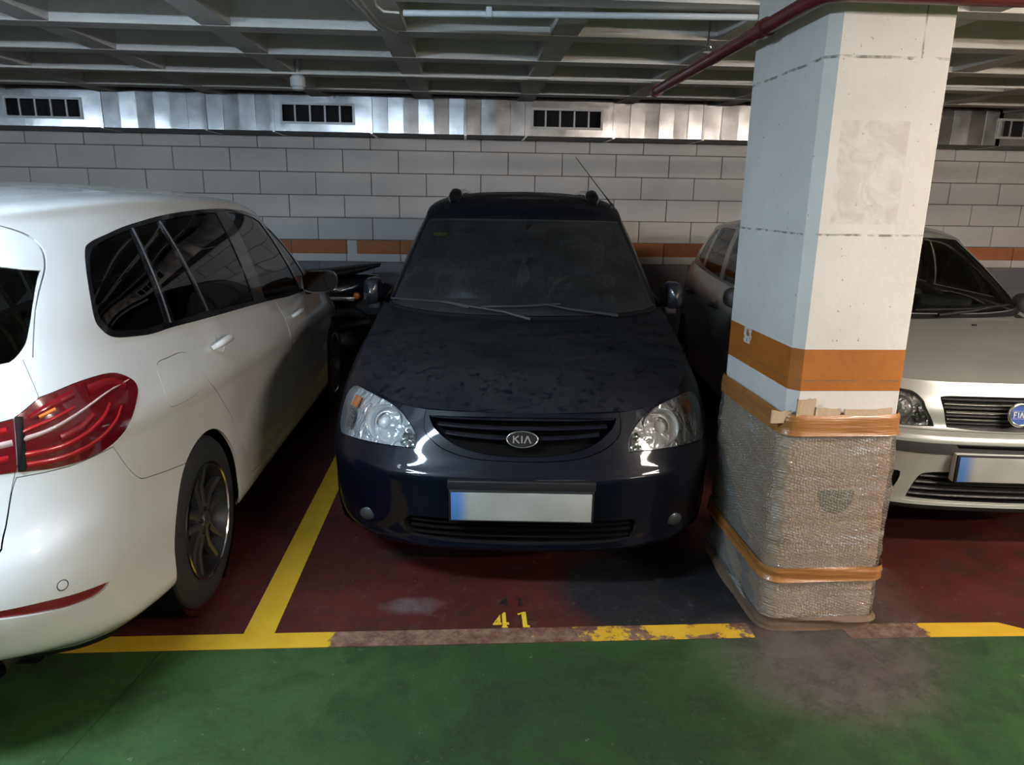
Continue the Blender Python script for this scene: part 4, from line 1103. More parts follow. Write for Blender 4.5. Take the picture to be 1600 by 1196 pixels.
    for k, v in panes.items(): g.feat(k, smooth(v, 4), gap=.002, box=UB)
    g.feats.append(('roof', *[densify([(1.2 + e_, 5.0 + e_ * .8), (11.2, 5.0 + e_ * .8), (11.2, 7.2), (1.2 + e_, 7.2)], .12) for e_ in (0, .03)]))
    wb = np.array([(12.55, .25), (16.2, .25), (16.2, 3.85), (12.55, 3.85)]); g.feats.append(('windscreen', densify(wb, .12), densify(wb, .12)))
    g.run()
    g.part(None, 'upper_shell', W, car); g.part('roof', 'roof_panel', W, car); g.part('tailgate', 'spoiler', W, gate)
    rg = g.part('rear_glass', 'rear_window', 'tint_glass', gate, off=-.002, rim=0); g.part('rear_glass', 'rear_window_backing', 'black_gloss', gate, off=-.012, rim=0)
    g.part('windscreen', 'windscreen', 'tint_glass', car, off=-.002, rim=0)
    for s_, i in (('L', 0), ('R', 1)):
        tr = g.part('trim', 'window_surround', 'black_gloss', car, s_, off=.001, rim=.006)
        for k, par in (('p1', car), ('p2', rds[i]), ('p3', rds[i]), ('p4', fds[i]), ('p5', car)): g.part(k, 'side_window', 'tint_glass', par, s_, off=-.003, rim=0)
    # bright rails between the rear panes
    for sd in (-1, 1):
        for a, b in (((1.766, 1.422), (1.812, 1.10)), ((2.012, 1.440), (2.185, 1.086))):
            pts = []
            for t in np.linspace(0, 1, 7):
                P, n = g.at((lerp(a[0], b[0], t), lerp(a[1], b[1], t)), SZ, UB); P = P + n * .001; pts.append((P[0] * sd, P[1], P[2]))
            strip_tube(car, 'pane_divider', pts, .0045, 'dark_plastic')
    # seats and dash seen through the tint
    for x_ in (-.36, .36): seat(car, x_, 2.15, .62, lean=-.28)
    for x_ in (-.42, 0, .42): seat(car, x_, 1.25, .66, w=.40, lean=-.25)
    MB().bbox((-.70, 3.0, .70), (.70, 3.6, .97), .05).build('dashboard', 'dash', car, smooth=50)
    steering_wheel(car, -.36, 2.95, .92)
    # bonnet
    e = lo(np.arange(17.), np.full(17, float(lo.nv)))
    side = [e[15], e[14], e[13], e[12], np.array([.80, 3.42, .972])]; mid = [(0, 4.40, .755), (0, 4.28, .83), (0, 4.05, .90), (0, 3.85, .95), (0, 3.77, .985)]
    hood = []
    for cc in (0, .4, .75, .93, 1.0):
        hood.append([(s_[0] * cc, lerp(m_[1], s_[1], cc ** 2.2), lerp(m_[2], s_[2], cc ** 2.4) + .012 * math.sin(math.pi * cc)) for m_, s_ in zip(mid, side)])
    h = Cut(Patch(hood, True, False), 6, 6)
    if h.p.normal(np.float64(1.), np.float64(2.))[2] < 0: h.flip = True
    h.run(); h.part(None, 'bonnet', W, car)
    return car


white_car()
# ---------------------------------------------------------------- dark blue car nose-out in the middle bay
def emblem(parent, P, n, rx, rz, kind):
    f = frame(P, n); root = empty('badge', (0, 0, 0), 0, parent)
    ov = lambda k, h: [(rx * k * math.cos(a), rz * k * math.sin(a)) for a in [math.tau * i / 40 for i in range(40)]]
    MB().prism(ov(.96, 0), -.004, .004, f).build('badge_field', 'black_gloss' if kind == 'oval' else 'plate_blue', root)
    ring = [f @ Vector((rx * math.cos(a), rz * math.sin(a), .004)) for a in [math.tau * i / 48 for i in range(49)]]
    MB().tube(ring, rx * .055 if kind == 'oval' else rx * .16, 8, cap=False).build('badge_ring', 'bright_metal', root, smooth=60)
    b = MB()
    def bar(p0, p1, w, h0=.004, h1=.0075):
        d = np.array(p1) - np.array(p0); L = np.linalg.norm(d); d = d / L; nn = np.array([-d[1], d[0]]) * w / 2
        q_ = [np.array(p0) - nn, np.array(p1) - nn, np.array(p1) + nn, np.array(p0) + nn]
        b.prism([(v[0], v[1]) for v in q_], h0, h1, f)
    if kind == 'oval':
        h = rz * .46; w = rx * .085
        bar((-.56 * rx, -h), (-.56 * rx, h), w); bar((-.54 * rx, 0), (-.24 * rx, h), w); bar((-.46 * rx, .15 * h), (-.20 * rx, -h), w)
        bar((-.03 * rx, -h), (-.03 * rx, h), w)
        bar((.14 * rx, -h), (.33 * rx, h), w); bar((.33 * rx, h), (.55 * rx, -h), w)
        b.build('badge_letters', 'bright_metal', root)
    else:
        h = rz * .26; w = rx * .085; xs = -.60 * rx
        bar((-.70 * rx, .36 * rz), (.70 * rx, .36 * rz), .02 * rx); bar((-.70 * rx, -.36 * rz), (.70 * rx, -.36 * rz), .02 * rx)
        bar((xs, -h), (xs, h), w); bar((xs, h * .9), (xs + .26 * rx, h * .9), w); bar((xs, 0), (xs + .2 * rx, 0), w)
        xs = -.20 * rx; bar((xs, -h), (xs, h), w)
        xs = .0; bar((xs - .04 * rx, -h), (xs + .12 * rx, h), w); bar((xs + .12 * rx, h), (xs + .28 * rx, -h), w)
        xs = .50 * rx; bar((xs, -h), (xs, h), w); bar((xs - .16 * rx, h * .9), (xs + .16 * rx, h * .9), w)
        b.build('badge_letters', 'white_card', root)
    return root


def head_lamp(cut, parent, side, bowls, amber=None, flutes=None, box=None, depth=.05, amber_size=(.034, .03)):
    """clear lens over a chromed housing with bowls; bowls: (s, z, radius)"""
    lens = cut.part('lamp', 'head_lamp', 'clear_lens', parent, 'R' if side > 0 else 'L', off=.002, rim=0)
    v, n, t = cut.arrays('lamp', off=-depth * .55, rim=0); sgn = np.array([side, 1, 1.])
    add('lamp_housing', v * sgn, t if side > 0 else t[:, ::-1], 'lens_chrome', lens, smooth=True)
    v, n, t = cut.arrays('lamp', off=.0022, rim=.045)
    add('lamp_seal', v * sgn, (t if side > 0 else t[:, ::-1])[len(cut.arrays('lamp', rim=0)[2]):], 'lens_rim', lens, smooth=True)
    for s_, z_, r in bowls:
        P, nn = cut.at((s_, z_), SZ, box); nn = np.array(nn) * .45 + np.array([0, -1, 0]) * .55; f = frame(P, nn, side=side)
        f = f @ Matrix.Translation((0, 0, -.016))
        MB().lathe([(r, .002), (r * .97, .004), (r * .93, .0), (r * .80, -.018), (r * .55, -.036), (r * .30, -.046), (.001, -.048)], 36, f).build('bowl', 'reflector_bowl', lens, smooth=70)
        MB().lathe([(r * .33, -.03), (r * .33, -.012), (r * .26, -.002), (r * .12, .003), (.001, .0045)], 20, f).build('bulb_cap', 'bulb', lens, smooth=60)
        MB().lathe([(r * .62, -.030), (r * .62, -.022), (r * .56, -.022), (r * .56, -.03)], 30, f).build('bowl_ring', 'bright_metal', lens, smooth=40)
    if amber:
        P, nn = cut.at(amber, SZ, box); f = frame(P, nn, side=side); w, h = amber_size
        MB().bbox((-w / 2, -h / 2, -.022), (w / 2, h / 2, -.006), .005, f).build('indicator_bulb', 'amber', lens, smooth=40)
    for fl in (flutes or []):
        q_ = densify(smooth(fl, 4), .02); w_ = cut.p.find(inset(q_, .001), SZ, box); Pc = cut.p(w_[:, 0], w_[:, 1]); Nc = cut.p.normal(w_[:, 0], w_[:, 1]) * (-1 if cut.flip else 1)
        P = (Pc - Nc * .014) * sgn; cen = P.mean(0) ; k = len(P)
        fcs = [(i, (i + 1) % k, k) if side > 0 else ((i + 1) % k, i, k) for i in range(k)]
        add('fluted_field', np.concatenate([P, [cen + np.array([0, -.003, 0])]]), fcs, 'lens_flutes', lens, smooth=True)
    return lens


m, nt = nt_mat('lens_chrome'); q = N(nt); o = q.obj()
q.out(q.bsdf(col=q.mix(q.noise(12, 4, o), (.60, .61, .62), (.86, .87, .88)), rough=.20, metal=.6, nrm=q.bump(q.noise(16, 2, o, .4, 1.), .9, .05)))
plain('lens_rim', (.35, .36, .37), .3, coat=.5)
plain('glass_seal', (.05, .052, .055), .4)


def navy_car():
    car = empty('car', (.198, 2.475, 0), -math.radians(4.0)); tag(car, 'dusty dark blue car parked nose-out in the bay numbered 41', 'car')
    lo, up, hd = navy_car_shape(); W = 'navy_paint'
    AX1, AX2, WR = .93, 3.50, .315
    c = Cut(lo, 9, 7)
    if c.p.normal(np.float64(8.), np.float64(4.))[0] < 0: c.flip = True
    BX = (0, 14, 0, 9); FB = (0, 4.5, 0, 9); LB = (0, 6, 0, 9)
    c.feat('bumper', smooth([(-.1, .596, 1), (.13, .598), (.25, .606), (.35, .626), (.43, .655), (.50, .700), (.550, .80, 1), (.66, .80, 1), (.70, .70, 1), (.94, .66), (1.12, .62, 1), (1.26, .555), (1.40, .55, 1), (1.47, .45), (1.455, .0, 1), (-.1, .0, 1)], 4), gap=.0025, box=BX)
    lamp = [(.492, .622, 1), (.503, .648), (.535, .680), (.60, .717), (.67, .745), (.78, .769), (.95, .779), (1.10, .777), (1.185, .764), (1.228, .738), (1.25, .70), (1.235, .647), (1.20, .605), (1.12, .586, 1), (.94, .603), (.75, .616), (.59, .620)]
    c.feat('lamp', smooth(lamp, 4), gap=.003, box=LB)
    c.feat('grille', smooth([(-.05, .742, 1), (.20, .741), (.358, .738, 1), (.348, .715), (.325, .688), (.262, .648), (.18, .624), (.085, .613), (-.05, .611, 1)], 4), XZ, gap=.001, box=FB)
    c.feat('lower_grille', smooth([(-.05, .362, 1), (.30, .364), (.425, .362, 1), (.450, .335), (.435, .285), (.40, .272), (.25, .262), (-.05, .258, 1)], 4), XZ, gap=.001, box=FB)
    c.feat('fog', [(.775 + .052 * math.cos(a), .318 + .030 * math.sin(a)) for a in np.linspace(0, math.tau, 24, endpoint=False)], gap=.002, box=LB)
    fd = [(2.20, 1.3, 1), (2.26, .95), (2.30, .6), (2.36, .33), (2.50, .28), (3.2, .28), (3.31, .35), (3.34, .6), (3.32, 1.3, 1)]
    rd = [(3.32, 1.3, 1), (3.34, .6), (3.33, .32), (3.45, .28), (3.85, .28), (4.02, .40), (4.15, .62), (4.28, .8), (4.28, 1.3, 1)]
    c.feat('front_door', smooth(fd, 4), gap=.003, box=BX); c.feat('rear_door', smooth(rd, 4), gap=.003, box=BX)
    for yy_, xx_, u in ((AX1, .862, (5, 9.5, 0, 9)), (AX2, .868, (9.5, 13, 0, 9))):
        s0 = yy_ + xx_; r = .342
        c.feat('arch', [(s0 + r * math.cos(a), WR + r * math.sin(a)) for a in np.linspace(math.pi, 0, 28)] + [(s0 + r, .0), (s0 - r, .0)], gap=0, box=u)
    c.run()
    c.part(None, 'body_shell', W, car); bump = c.part('bumper', 'front_bumper', W, car); liner(c, car, skip=('arch', 'grille', 'lower_grille', 'lamp'))
    fds = c.pair('front_door', 'front_door', W, car); rds = c.pair('rear_door', 'rear_door', W, car)
    # radiator grille: dark mesh behind, three painted slats, badge
    gr = c.part('grille', 'radiator_grille', 'liner', car, off=-.045, rim=0)
    v, n, t = c.arrays('grille', off=.001, rim=.046); t = t[len(c.arrays('grille', rim=0)[2]):]; MX = np.array([-1, 1, 1.]); k = len(v)
    add('grille_frame', np.concatenate([v, v * MX]), np.concatenate([t, t[:, ::-1] + k]), W, gr, smooth=True)
    def slat(z0, z1, xe, rise, nm, off, h, mat, parent, bx):
        X_ = np.linspace(-xe, xe, 41); P = []
        q_ = np.stack([np.abs(X_), z0 + (z1 - z0) * (np.abs(X_) / xe) ** 2 * rise], 1); w_ = c.p.find(q_, XZ, bx); p_ = c.p(w_[:, 0], w_[:, 1]); p_[:, 0] = X_
        for dy, dz in ((.03, -h * .5), (.012, -h * .55), (.002, -h * .35), (0, 0), (.004, h * .45), (.03, h * .5)): P.append(p_ + np.array([0, dy - off, dz]))
        return MB().grid(np.array(P), flip=False).build(nm, mat, parent, smooth=50)
    slat(.731, .733, .350, 1, 'slat', .000, .010, W, gr, FB)
    slat(.698, .706, .322, 1, 'slat', -.004, .012, W, gr, FB); slat(.664, .678, .292, 1, 'slat', -.006, .012, W, gr, FB)
    P, nn = c.at((0.0, .672), XZ, FB); emblem(car, P + np.array([0, -.010, 0]), (0, -1, .25), .058, .030, 'oval')
    # lower grille with slats, fog lamps, plate
    lg = c.part('lower_grille', 'lower_grille', 'liner', car, off=-.05, rim=0)
    v, n, t = c.arrays('lower_grille', off=.0, rim=.05); t = t[len(c.arrays('lower_grille', rim=0)[2]):]; k = len(v)
    add('grille_frame', np.concatenate([v, v * MX]), np.concatenate([t, t[:, ::-1] + k]), 'black_trim', lg, smooth=True)
    for z_, xe in ((.338, .42), (.313, .425), (.287, .42)): slat(z_, z_, xe, 1, 'slat', -.010, .009, 'liner', lg, FB)
    for s_, sd in (('L', -1), ('R', 1)):
        fg = c.part('fog', 'fog_lamp', 'dark_plastic', car, s_, off=-.008, rim=0)
        P, nn = c.at((.775, .318), SZ, LB); f = frame(P, nn * .4 + np.array([0, -.6, 0]), side=sd)
        MB().lathe([(.034, .0), (.030, .004), (.001, .006)], 24, f @ Matrix.Scale(.8, 4, (0, 1, 0))).build('fog_lens', 'fog_glass', fg, smooth=50)
    number_plate(car, .440, -.022)
    MB().bbox((-.275, -.012, .497), (.275, .02, .535), .006).build('plate_ledge', 'black_trim', bump, smooth=40)
    MB().bbox((-.27, -.008, .37), (.27, .05, .50), .006).build('plate_panel', 'black_trim', bump, smooth=40)
    for sd in (-1, 1):
        head_lamp(c, car, sd, [(.735, .688, .076)], amber=(1.10, .722), box=LB, amber_size=(.048, .048),
                  flutes=[[(.515, .63), (.54, .668), (.585, .69), (.60, .65), (.58, .63)], [(1.05, .625), (1.14, .612), (1.20, .65), (1.20, .69), (1.06, .69)]])
        wheel(car, AX1, sd, WR, .19, .19, .845, 'seven'); wheel(car, AX2, sd, WR, .19, .19, .852, 'seven')
        wheel_well(car, AX1, sd, WR, .345, .855); wheel_well(car, AX2, sd, WR, .345, .862)
        for s0, lst in ((3.18, fds), (4.12, rds)):
            P, nn = c.at((s0, .86), SZ, BX); door_handle(lst[0 if sd < 0 else 1], P, nn, sd, W, 1)
        # folded door mirror
        mr = empty('door_mirror', (sd * .812, 1.42, 1.045), sd * .12, car); P = []
        for i in range(11):
            t_ = i / 10; yv = -.07 + .16 * t_; k_ = math.sqrt(max(0., 1 - (2 * t_ - 1) ** 4))
            P.append([(sd * .046 * np.sign(math.cos(a)) * abs(math.cos(a)) ** .7 * k_, yv, (.080 if math.sin(a) > 0 else .066) * np.sign(math.sin(a)) * abs(math.sin(a)) ** .7 * k_) for a in [math.tau * j / 16 for j in range(17)]])
        MB().grid(np.array(P), flip=sd > 0).build('housing', 'mirror_shell', mr, smooth=70)
        MB().bbox((-.045 if sd > 0 else -.02, -.03, -.095), (.02 if sd > 0 else .045, .05, -.05), .012).build('mirror_foot', 'black_trim', mr, smooth=50)
        MB().raw([(-sd * .046, y_, z_) for y_, z_ in ((-.055, -.05), (.07, -.055), (.08, .04), (-.045, .05))], [(0, 1, 2, 3)]).build('mirror_glass', 'bright_metal', mr)
    MB().bbox((-.60, .25, .16), (.60, 4.2, .30), .02).build('underbody', 'liner', car)
    ledge(lo(np.linspace(0, 15, 80), np.full(80, float(lo.nv))), car)
    # bonnet
    h = Cut(hd, 8, 8)
    if h.p.normal(np.float64(2.), np.float64(4.))[2] < 0: h.flip = True
    h.run(); h.part(None, 'bonnet', W, car, rim=.02)
    # upper body
    g = Cut(up, 9, 7, flip=c.flip); WB = (0, 5.3, 0, 5.5); UB = (4.5, 12, 0, 5)
    g.feat('cowl', smooth([(-.05, .90, 1), (.80, .90, 1), (.735, 1.0), (.700, 1.012), (.60, .998), (.36, .985), (-.05, .980, 1)], 4), XZ, gap=0, box=WB)
    g.feat('windscreen', smooth([(-.05, .9805, 1), (.36, .9855), (.60, .9985), (.69, 1.0125, 1), (.672, 1.05), (.625, 1.24), (.576, 1.418, 1), (.50, 1.424), (.29, 1.427), (-.05, 1.428, 1)], 4), XZ, gap=.002, box=WB)
    sw = dict(front_window=[(2.42, 1.04, 1), (2.62, 1.26), (2.80, 1.40), (2.95, 1.44), (3.20, 1.455, 1), (3.27, 1.04, 1)], rear_window=[(3.35, 1.05, 1), (3.30, 1.458, 1), (3.80, 1.462), (3.98, 1.455, 1), (4.15, 1.07, 1)],
              quarter_window=[(4.24, 1.08, 1), (4.08, 1.45, 1), (4.38, 1.43), (4.55, 1.36), (4.68, 1.10, 1)])
    for k_, v_ in sw.items(): g.feat(k_, smooth(v_, 4), gap=.002, box=UB)
    g.run()
    g.part(None, 'upper_shell', W, car); g.part('cowl', 'cowl', 'black_trim', car, off=-.004)
    g.part('windscreen', 'windscreen', 'windscreen_glass', car, off=-.002, rim=0)
    v, n, t = g.arrays('windscreen', off=.002, rim=.012); t = t[len(g.arrays('windscreen', rim=0)[2]):]; k = len(v)
    add('windscreen_seal', np.concatenate([v, v * MX]), np.concatenate([t, t[:, ::-1] + k]), 'glass_seal', car, smooth=True)
    for s_, i in (('L', 0), ('R', 1)):
        g.part('front_window', 'side_window', 'side_glass', fds[i], s_, off=-.002, rim=0); g.part('rear_window', 'side_window', 'side_glass', rds[i], s_, off=-.002, rim=0)
        g.part('quarter_window', 'side_window', 'side_glass', car, s_, off=-.002, rim=0)
    # roof rails with raised front feet, aerial
    for sd in (-1, 1):
        pts = [(sd * .42, 2.16, 1.545), (sd * .42, 2.18, 1.575), (sd * .425, 2.26, 1.595), (sd * .44, 2.45, 1.615), (sd * .455, 2.9, 1.63), (sd * .45, 3.5, 1.62), (sd * .45, 3.75, 1.59), (sd * .45, 3.8, 1.56)]
        pts = []
        for yr_, lift in ((2.15, -.01), (2.18, .016), (2.24, .028), (2.40, .022), (2.9, .016), (3.4, .016), (3.7, .012), (3.76, -.01)):
            w_ = up.find([(.43, yr_)], XY, (0, 13, 3.6, 7))[0]; p_ = up(*w_); pts.append((sd * .43, p_[1], p_[2] + lift))
        MB().tube(pts, [.028, .044, .042, .028, .022, .020, .022, .022], 12).build('roof_rail', 'black_gloss', car, smooth=60)
    MB().tube([(.54, 2.06, 1.52), (.50, 2.22, 1.59), (.36, 2.76, 1.835)], [.006, .003, .002], 6).build('aerial', 'black_trim', car)
    MB().lathe([(.018, 0), (.014, .02), (.001, .03)], 12, Matrix.Translation((.54, 2.06, 1.50))).build('aerial_base', 'black_trim', car)
    # wipers
    for arm, blade in (([(.039, 1.045, .968), (-.10, 1.075, 1.0), (-.274, 1.11, 1.02), (-.40, 1.165, 1.035)], [(-.69, 1.285, 1.030), (-.40, 1.163, 1.030), (-.274, 1.11, 1.012)]),
                       ([(.478, 1.10, .985), (.36, 1.095, 1.0), (.229, 1.098, 1.014), (.12, 1.12, 1.032)], [(-.21, 1.115, 1.016), (0, 1.115, 1.022), (.19, 1.14, 1.034)])):
        w_ = empty('wiper', (0, 0, 0), 0, car)
        MB().tube(arm, [.010, .008, .006, .004], 8).build('wiper_arm', 'dark_plastic', w_, smooth=60); MB().tube(blade, .006, 6).build('wiper_blade', 'dark_plastic', w_)
    # cabin
    P = []
    for t_ in np.linspace(0, 1, 9):
        yv = 1.12 + .62 * t_; zv = .965 + .03 * math.sin(t_ * 3.0) - .10 * max(0, t_ - .75) * 4
        P.append([(x_, yv + .10 * abs(x_) ** 2, zv + .012 * math.cos(x_ * 3)) for x_ in np.linspace(-.70, .70, 21)])
    MB().grid(np.array(P), flip=True).build('dashboard', 'dash', car, smooth=70)
    MB().bbox((.16, 1.50, .96), (.52, 1.72, 1.045), .03).build('instrument_hood', 'dash', car, smooth=50)
    seat(car, -.34, 2.22, .50, w=.52, h=.62, lean=-.22); seat(car, .38, 2.26, .50, w=.52, h=.60, lean=-.22)
    for x_ in (-.40, 0, .40): seat(car, x_, 3.15, .52, w=.40, h=.58, lean=-.2)
    steering_wheel(car, .36, 1.78, .93)
    MB().bbox((-.78, .9, .28), (.78, 4.2, .34), .02).build('cabin_floor', 'liner', car)
    rv = empty('interior_mirror', (.01, 1.84, 1.335), 0, car)
    MB().bbox((-.125, -.02, -.034), (.125, .02, .034), .016).build('housing', 'dark_plastic', rv, smooth=50); MB().tube([(0, 0, .03), (0, -.04, .075)], .008, 6).build('stalk', 'dash', rv)
    ch = empty('hanging_charm', (.004, 1.865, 1.30), 0, car)
    MB().tube([(0, 0, 0), (0, 0, -.11)], .004, 5).build('cord', 'feather', ch)
    MB().lathe([(.001, .016), (.012, .008), (.013, -.012), (.008, -.022), (.013, -.034), (.001, -.046)], 10, Matrix.Translation((0, 0, -.085))).build('bead', 'feather', ch, smooth=60)
    for k_, (a_, L) in enumerate(((-.28, .14), (-.06, .155), (.15, .13), (.32, .12))):
        pts = [(0, .004 * k_, -.12)] + [(math.sin(a_) * L * t_, .004 * k_, -.12 - L * t_) for t_ in (.2, .45, .75, 1)]
        MB().tube(pts, [.003, .014, .019, .014, .001], 6).build('feather', 'feather', ch, smooth=60)
    st_ = []
    for x_ in np.linspace(-.523, -.445, 5):
        for z_ in (1.332, 1.349):
            w_ = up.find([(abs(x_), z_)], XZ, WB)[0]; p_ = up(*w_); st_.append((x_, p_[1] + .006, p_[2]))
    add('windscreen_sticker', st_, [(2 * i, 2 * i + 2, 2 * i + 3, 2 * i + 1) for i in range(4)], 'sticker_yellow', car)
    return car


plain('mirror_shell', (.012, .014, .020), .25, coat=.6)
plain('fog_glass', (.035, .038, .04), .35, coat=.3)
navy_car()
# ---------------------------------------------------------------- silver car nose-out behind the pillar
def silver_car():
    car = empty('car', (2.345, 2.76, 0), -math.radians(5.8)); tag(car, 'silver hatchback parked nose-out behind the wrapped pillar', 'car')
    lo, up, hd = silver_car_shape(); W = 'silver_paint'; MX = np.array([-1, 1, 1.])
    AX1, AX2, WR = .80, 3.26, .29
    c = Cut(lo, 9, 7)
    if c.p.normal(np.float64(8.), np.float64(4.))[0] < 0: c.flip = True
    BX = (0, 14, 0, 9); FB = (0, 4.5, 0, 9); LB = (0, 6, 0, 9)
    c.feat('bumper', smooth([(-.1, .600, 1), (.30, .602), (.58, .602), (.90, .592), (1.15, .60), (1.28, .585, 1), (1.30, .45), (1.295, .0, 1), (-.1, .0, 1)], 4), gap=.002, box=BX)
    c.feat('strip', smooth([(-.1, .556, 1), (.30, .555), (.60, .553), (1.0, .545), (1.25, .54, 1), (1.25, .50, 1), (1.0, .502), (.60, .504), (.30, .504), (-.1, .505, 1)], 4), gap=.001, box=LB)
    c.feat('slot', [(-.05, .552), (.262, .551), (.25, .535), (-.05, .533)], XZ, gap=0, box=FB)
    c.feat('air_dam', [(-.1, .262), (.4, .262), (.75, .258), (1.28, .26), (1.28, .0), (-.1, .0)], gap=.0005, box=LB)
    lamp = [(.402, .614, 1), (.421, .648), (.455, .695), (.484, .727), (.546, .756), (.615, .762), (.80, .775), (.98, .775), (1.08, .75), (1.12, .70), (1.10, .64), (1.04, .612), (.85, .604), (.60, .609)]
    c.feat('lamp', smooth(lamp, 4), gap=.003, box=LB)
    c.feat('grille', smooth([(-.05, .748, 1), (.20, .747), (.296, .744), (.314, .733), (.305, .69), (.286, .613, 1), (.15, .606), (-.05, .604, 1)], 4), XZ, gap=.001, box=FB)
    c.feat('lower_grille', smooth([(-.05, .424, 1), (.25, .421), (.345, .414), (.378, .398), (.400, .35), (.418, .292, 1), (.25, .288), (-.05, .286, 1)], 4), XZ, gap=.001, box=FB)
    c.feat('fog', smooth([(.452, .405), (.52, .402), (.60, .39), (.61, .33), (.56, .312), (.478, .317)], 4), XZ, gap=.001, box=FB)
    fd = [(2.08, 1.3, 1), (2.14, .9), (2.18, .5), (2.26, .30), (2.40, .27), (3.0, .27), (3.10, .35), (3.13, .6), (3.10, 1.3, 1)]
    rd = [(3.10, 1.3, 1), (3.13, .6), (3.12, .31), (3.22, .27), (3.55, .27), (3.72, .42), (3.85, .62), (3.98, .8), (3.98, 1.3, 1)]
    c.feat('front_door', smooth(fd, 4), gap=.003, box=BX); c.feat('rear_door', smooth(rd, 4), gap=.003, box=BX)
    for yy_, xx_, u in ((AX1, .818, (5, 9.5, 0, 9)), (AX2, .815, (9.5, 13, 0, 9))):
        s0 = yy_ + xx_; r = .315
        c.feat('arch', [(s0 + r * math.cos(a), WR + r * math.sin(a)) for a in np.linspace(math.pi, 0, 28)] + [(s0 + r, .0), (s0 - r, .0)], gap=0, box=u)
    c.run()
    c.part(None, 'body_shell', W, car); bump = c.part('bumper', 'front_bumper', W, car); liner(c, car, skip=('arch', 'grille', 'lower_grille', 'lamp', 'fog', 'slot'))
    c.part('strip', 'bumper_strip', 'dark_plastic', bump, off=.003); c.part('slot', 'bumper_slot', 'black_trim', bump, off=-.02, rim=0)
    c.part('air_dam', 'air_dam', 'black_trim', bump, off=-.012)
    fds = c.pair('front_door', 'front_door', W, car); rds = c.pair('rear_door', 'rear_door', W, car)
    def framed(nm, on, par, depth, mat):
        o = c.part(nm, on, 'black_trim', par, off=-depth, rim=0)
        v, n, t = c.arrays(nm, off=.001, rim=depth); t = t[len(c.arrays(nm, rim=0)[2]):]; k = len(v)
        add('grille_frame', np.concatenate([v, v * MX]), np.concatenate([t, t[:, ::-1] + k]), mat, o, smooth=True); return o
    def slat(z0, xe, off, h, mat, parent, nm='slat'):
        X_ = np.linspace(-xe, xe, 41); q_ = np.stack([np.abs(X_), np.full(41, z0)], 1); w_ = c.p.find(q_, XZ, FB); p_ = c.p(w_[:, 0], w_[:, 1]); p_[:, 0] = X_
        P = [p_ + np.array([0, dy - off, dz]) for dy, dz in ((.03, -h * .5), (.010, -h * .55), (.002, -h * .35), (0, 0), (.004, h * .45), (.03, h * .5))]
        return MB().grid(np.array(P)).build(nm, mat, parent, smooth=50)
    gr = framed('grille', 'radiator_grille', car, .04, 'black_trim')
    for z_, xe in ((.712, .298), (.678, .290), (.645, .282)): slat(z_, xe, -.008, .011, 'bright_metal', gr)
    for z_, xe in ((.729, .30), (.695, .294), (.661, .286), (.627, .28)): slat(z_, xe, -.016, .010, 'dark_plastic', gr)
    P, nn = c.at((0.0, .682), XZ, FB); emblem(car, P + np.array([0, -.012, 0]), (0, -1, .15), .046, .046, 'round')
    lg = framed('lower_grille', 'lower_grille', car, .05, 'black_trim')
    for z_, xe in ((.392, .37), (.362, .385), (.332, .40), (.305, .405)): slat(z_, xe, -.008, .012, 'dark_plastic', lg)
    slat(.275, .43, .002, .010, W, bump, 'lip_edge')
    for s_, sd in (('L', -1), ('R', 1)):
        c.part('fog', 'fog_recess', 'black_trim', bump, s_, off=-.02, rim=0)
        head_lamp(c, car, sd, [(.585, .685, .058), (.80, .690, .056)], amber=(1.0, .70), box=LB, flutes=[[(.43, .63), (.46, .68), (.50, .71), (.515, .66), (.50, .625)]])
        wheel(car, AX1, sd, WR, .178, .175, .800, 'seven'); wheel(car, AX2, sd, WR, .178, .175, .798, 'seven')
        wheel_well(car, AX1, sd, WR, .318, .81); wheel_well(car, AX2, sd, WR, .318, .81)
        for s0, lst in ((2.98, fds), (3.82, rds)):
            P, nn = c.at((s0, .83), SZ, BX); door_handle(lst[0 if sd < 0 else 1], P, nn, sd, 'dark_plastic', 1)
        mr = empty('door_mirror', (sd * .86, 1.42, .985), 0, car); P = []
        for i in range(11):
            t_ = i / 10; yv = -.07 + .14 * t_; k_ = math.sqrt(max(0., 1 - (2 * t_ - 1) ** 4))
            P.append([(sd * .085 * np.sign(math.cos(a)) * abs(math.cos(a)) ** .7 * k_, yv, .062 * np.sign(math.sin(a)) * abs(math.sin(a)) ** .75 * k_) for a in [math.tau * j / 16 for j in range(17)]])
        MB().grid(np.array(P), flip=sd > 0).build('housing', 'dark_plastic', mr, smooth=70)
        MB().bbox((-sd * .12 if sd > 0 else -.02, -.03, -.06), (.02 if sd > 0 else -sd * .12, .04, -.02), .01).build('mirror_foot', 'dark_plastic', mr, smooth=50)
    number_plate(car, .455, -.030)
    MB().bbox((-.268, -.018, .392), (.268, .02, .518), .006).build('plate_panel', 'white_card', bump, smooth=40)
    MB().bbox((-.56, .25, .16), (.56, 3.6, .28), .02).build('underbody', 'liner', car)
    ledge(lo(np.linspace(0, 15, 80), np.full(80, float(lo.nv))), car)
    h = Cut(hd, 8, 8)
    if h.p.normal(np.float64(2.), np.float64(4.))[2] < 0: h.flip = True
    h.run(); bon = h.part(None, 'bonnet', W, car, rim=.02)
    for x_, y_ in ((-.30, .86), (.22, .84)):
        w_ = hd.find([(abs(x_), y_)], XY)[0]; p_ = hd(*w_); MB().bbox((x_ - .012, p_[1] - .008, p_[2] - .002), (x_ + .012, p_[1] + .008, p_[2] + .008), .004).build('washer_jet', 'black_trim', bon, smooth=40)
    g = Cut(up, 9, 7, flip=c.flip); WB = (0, 5.3, 0, 5.5); UB = (4.5, 12, 0, 5)
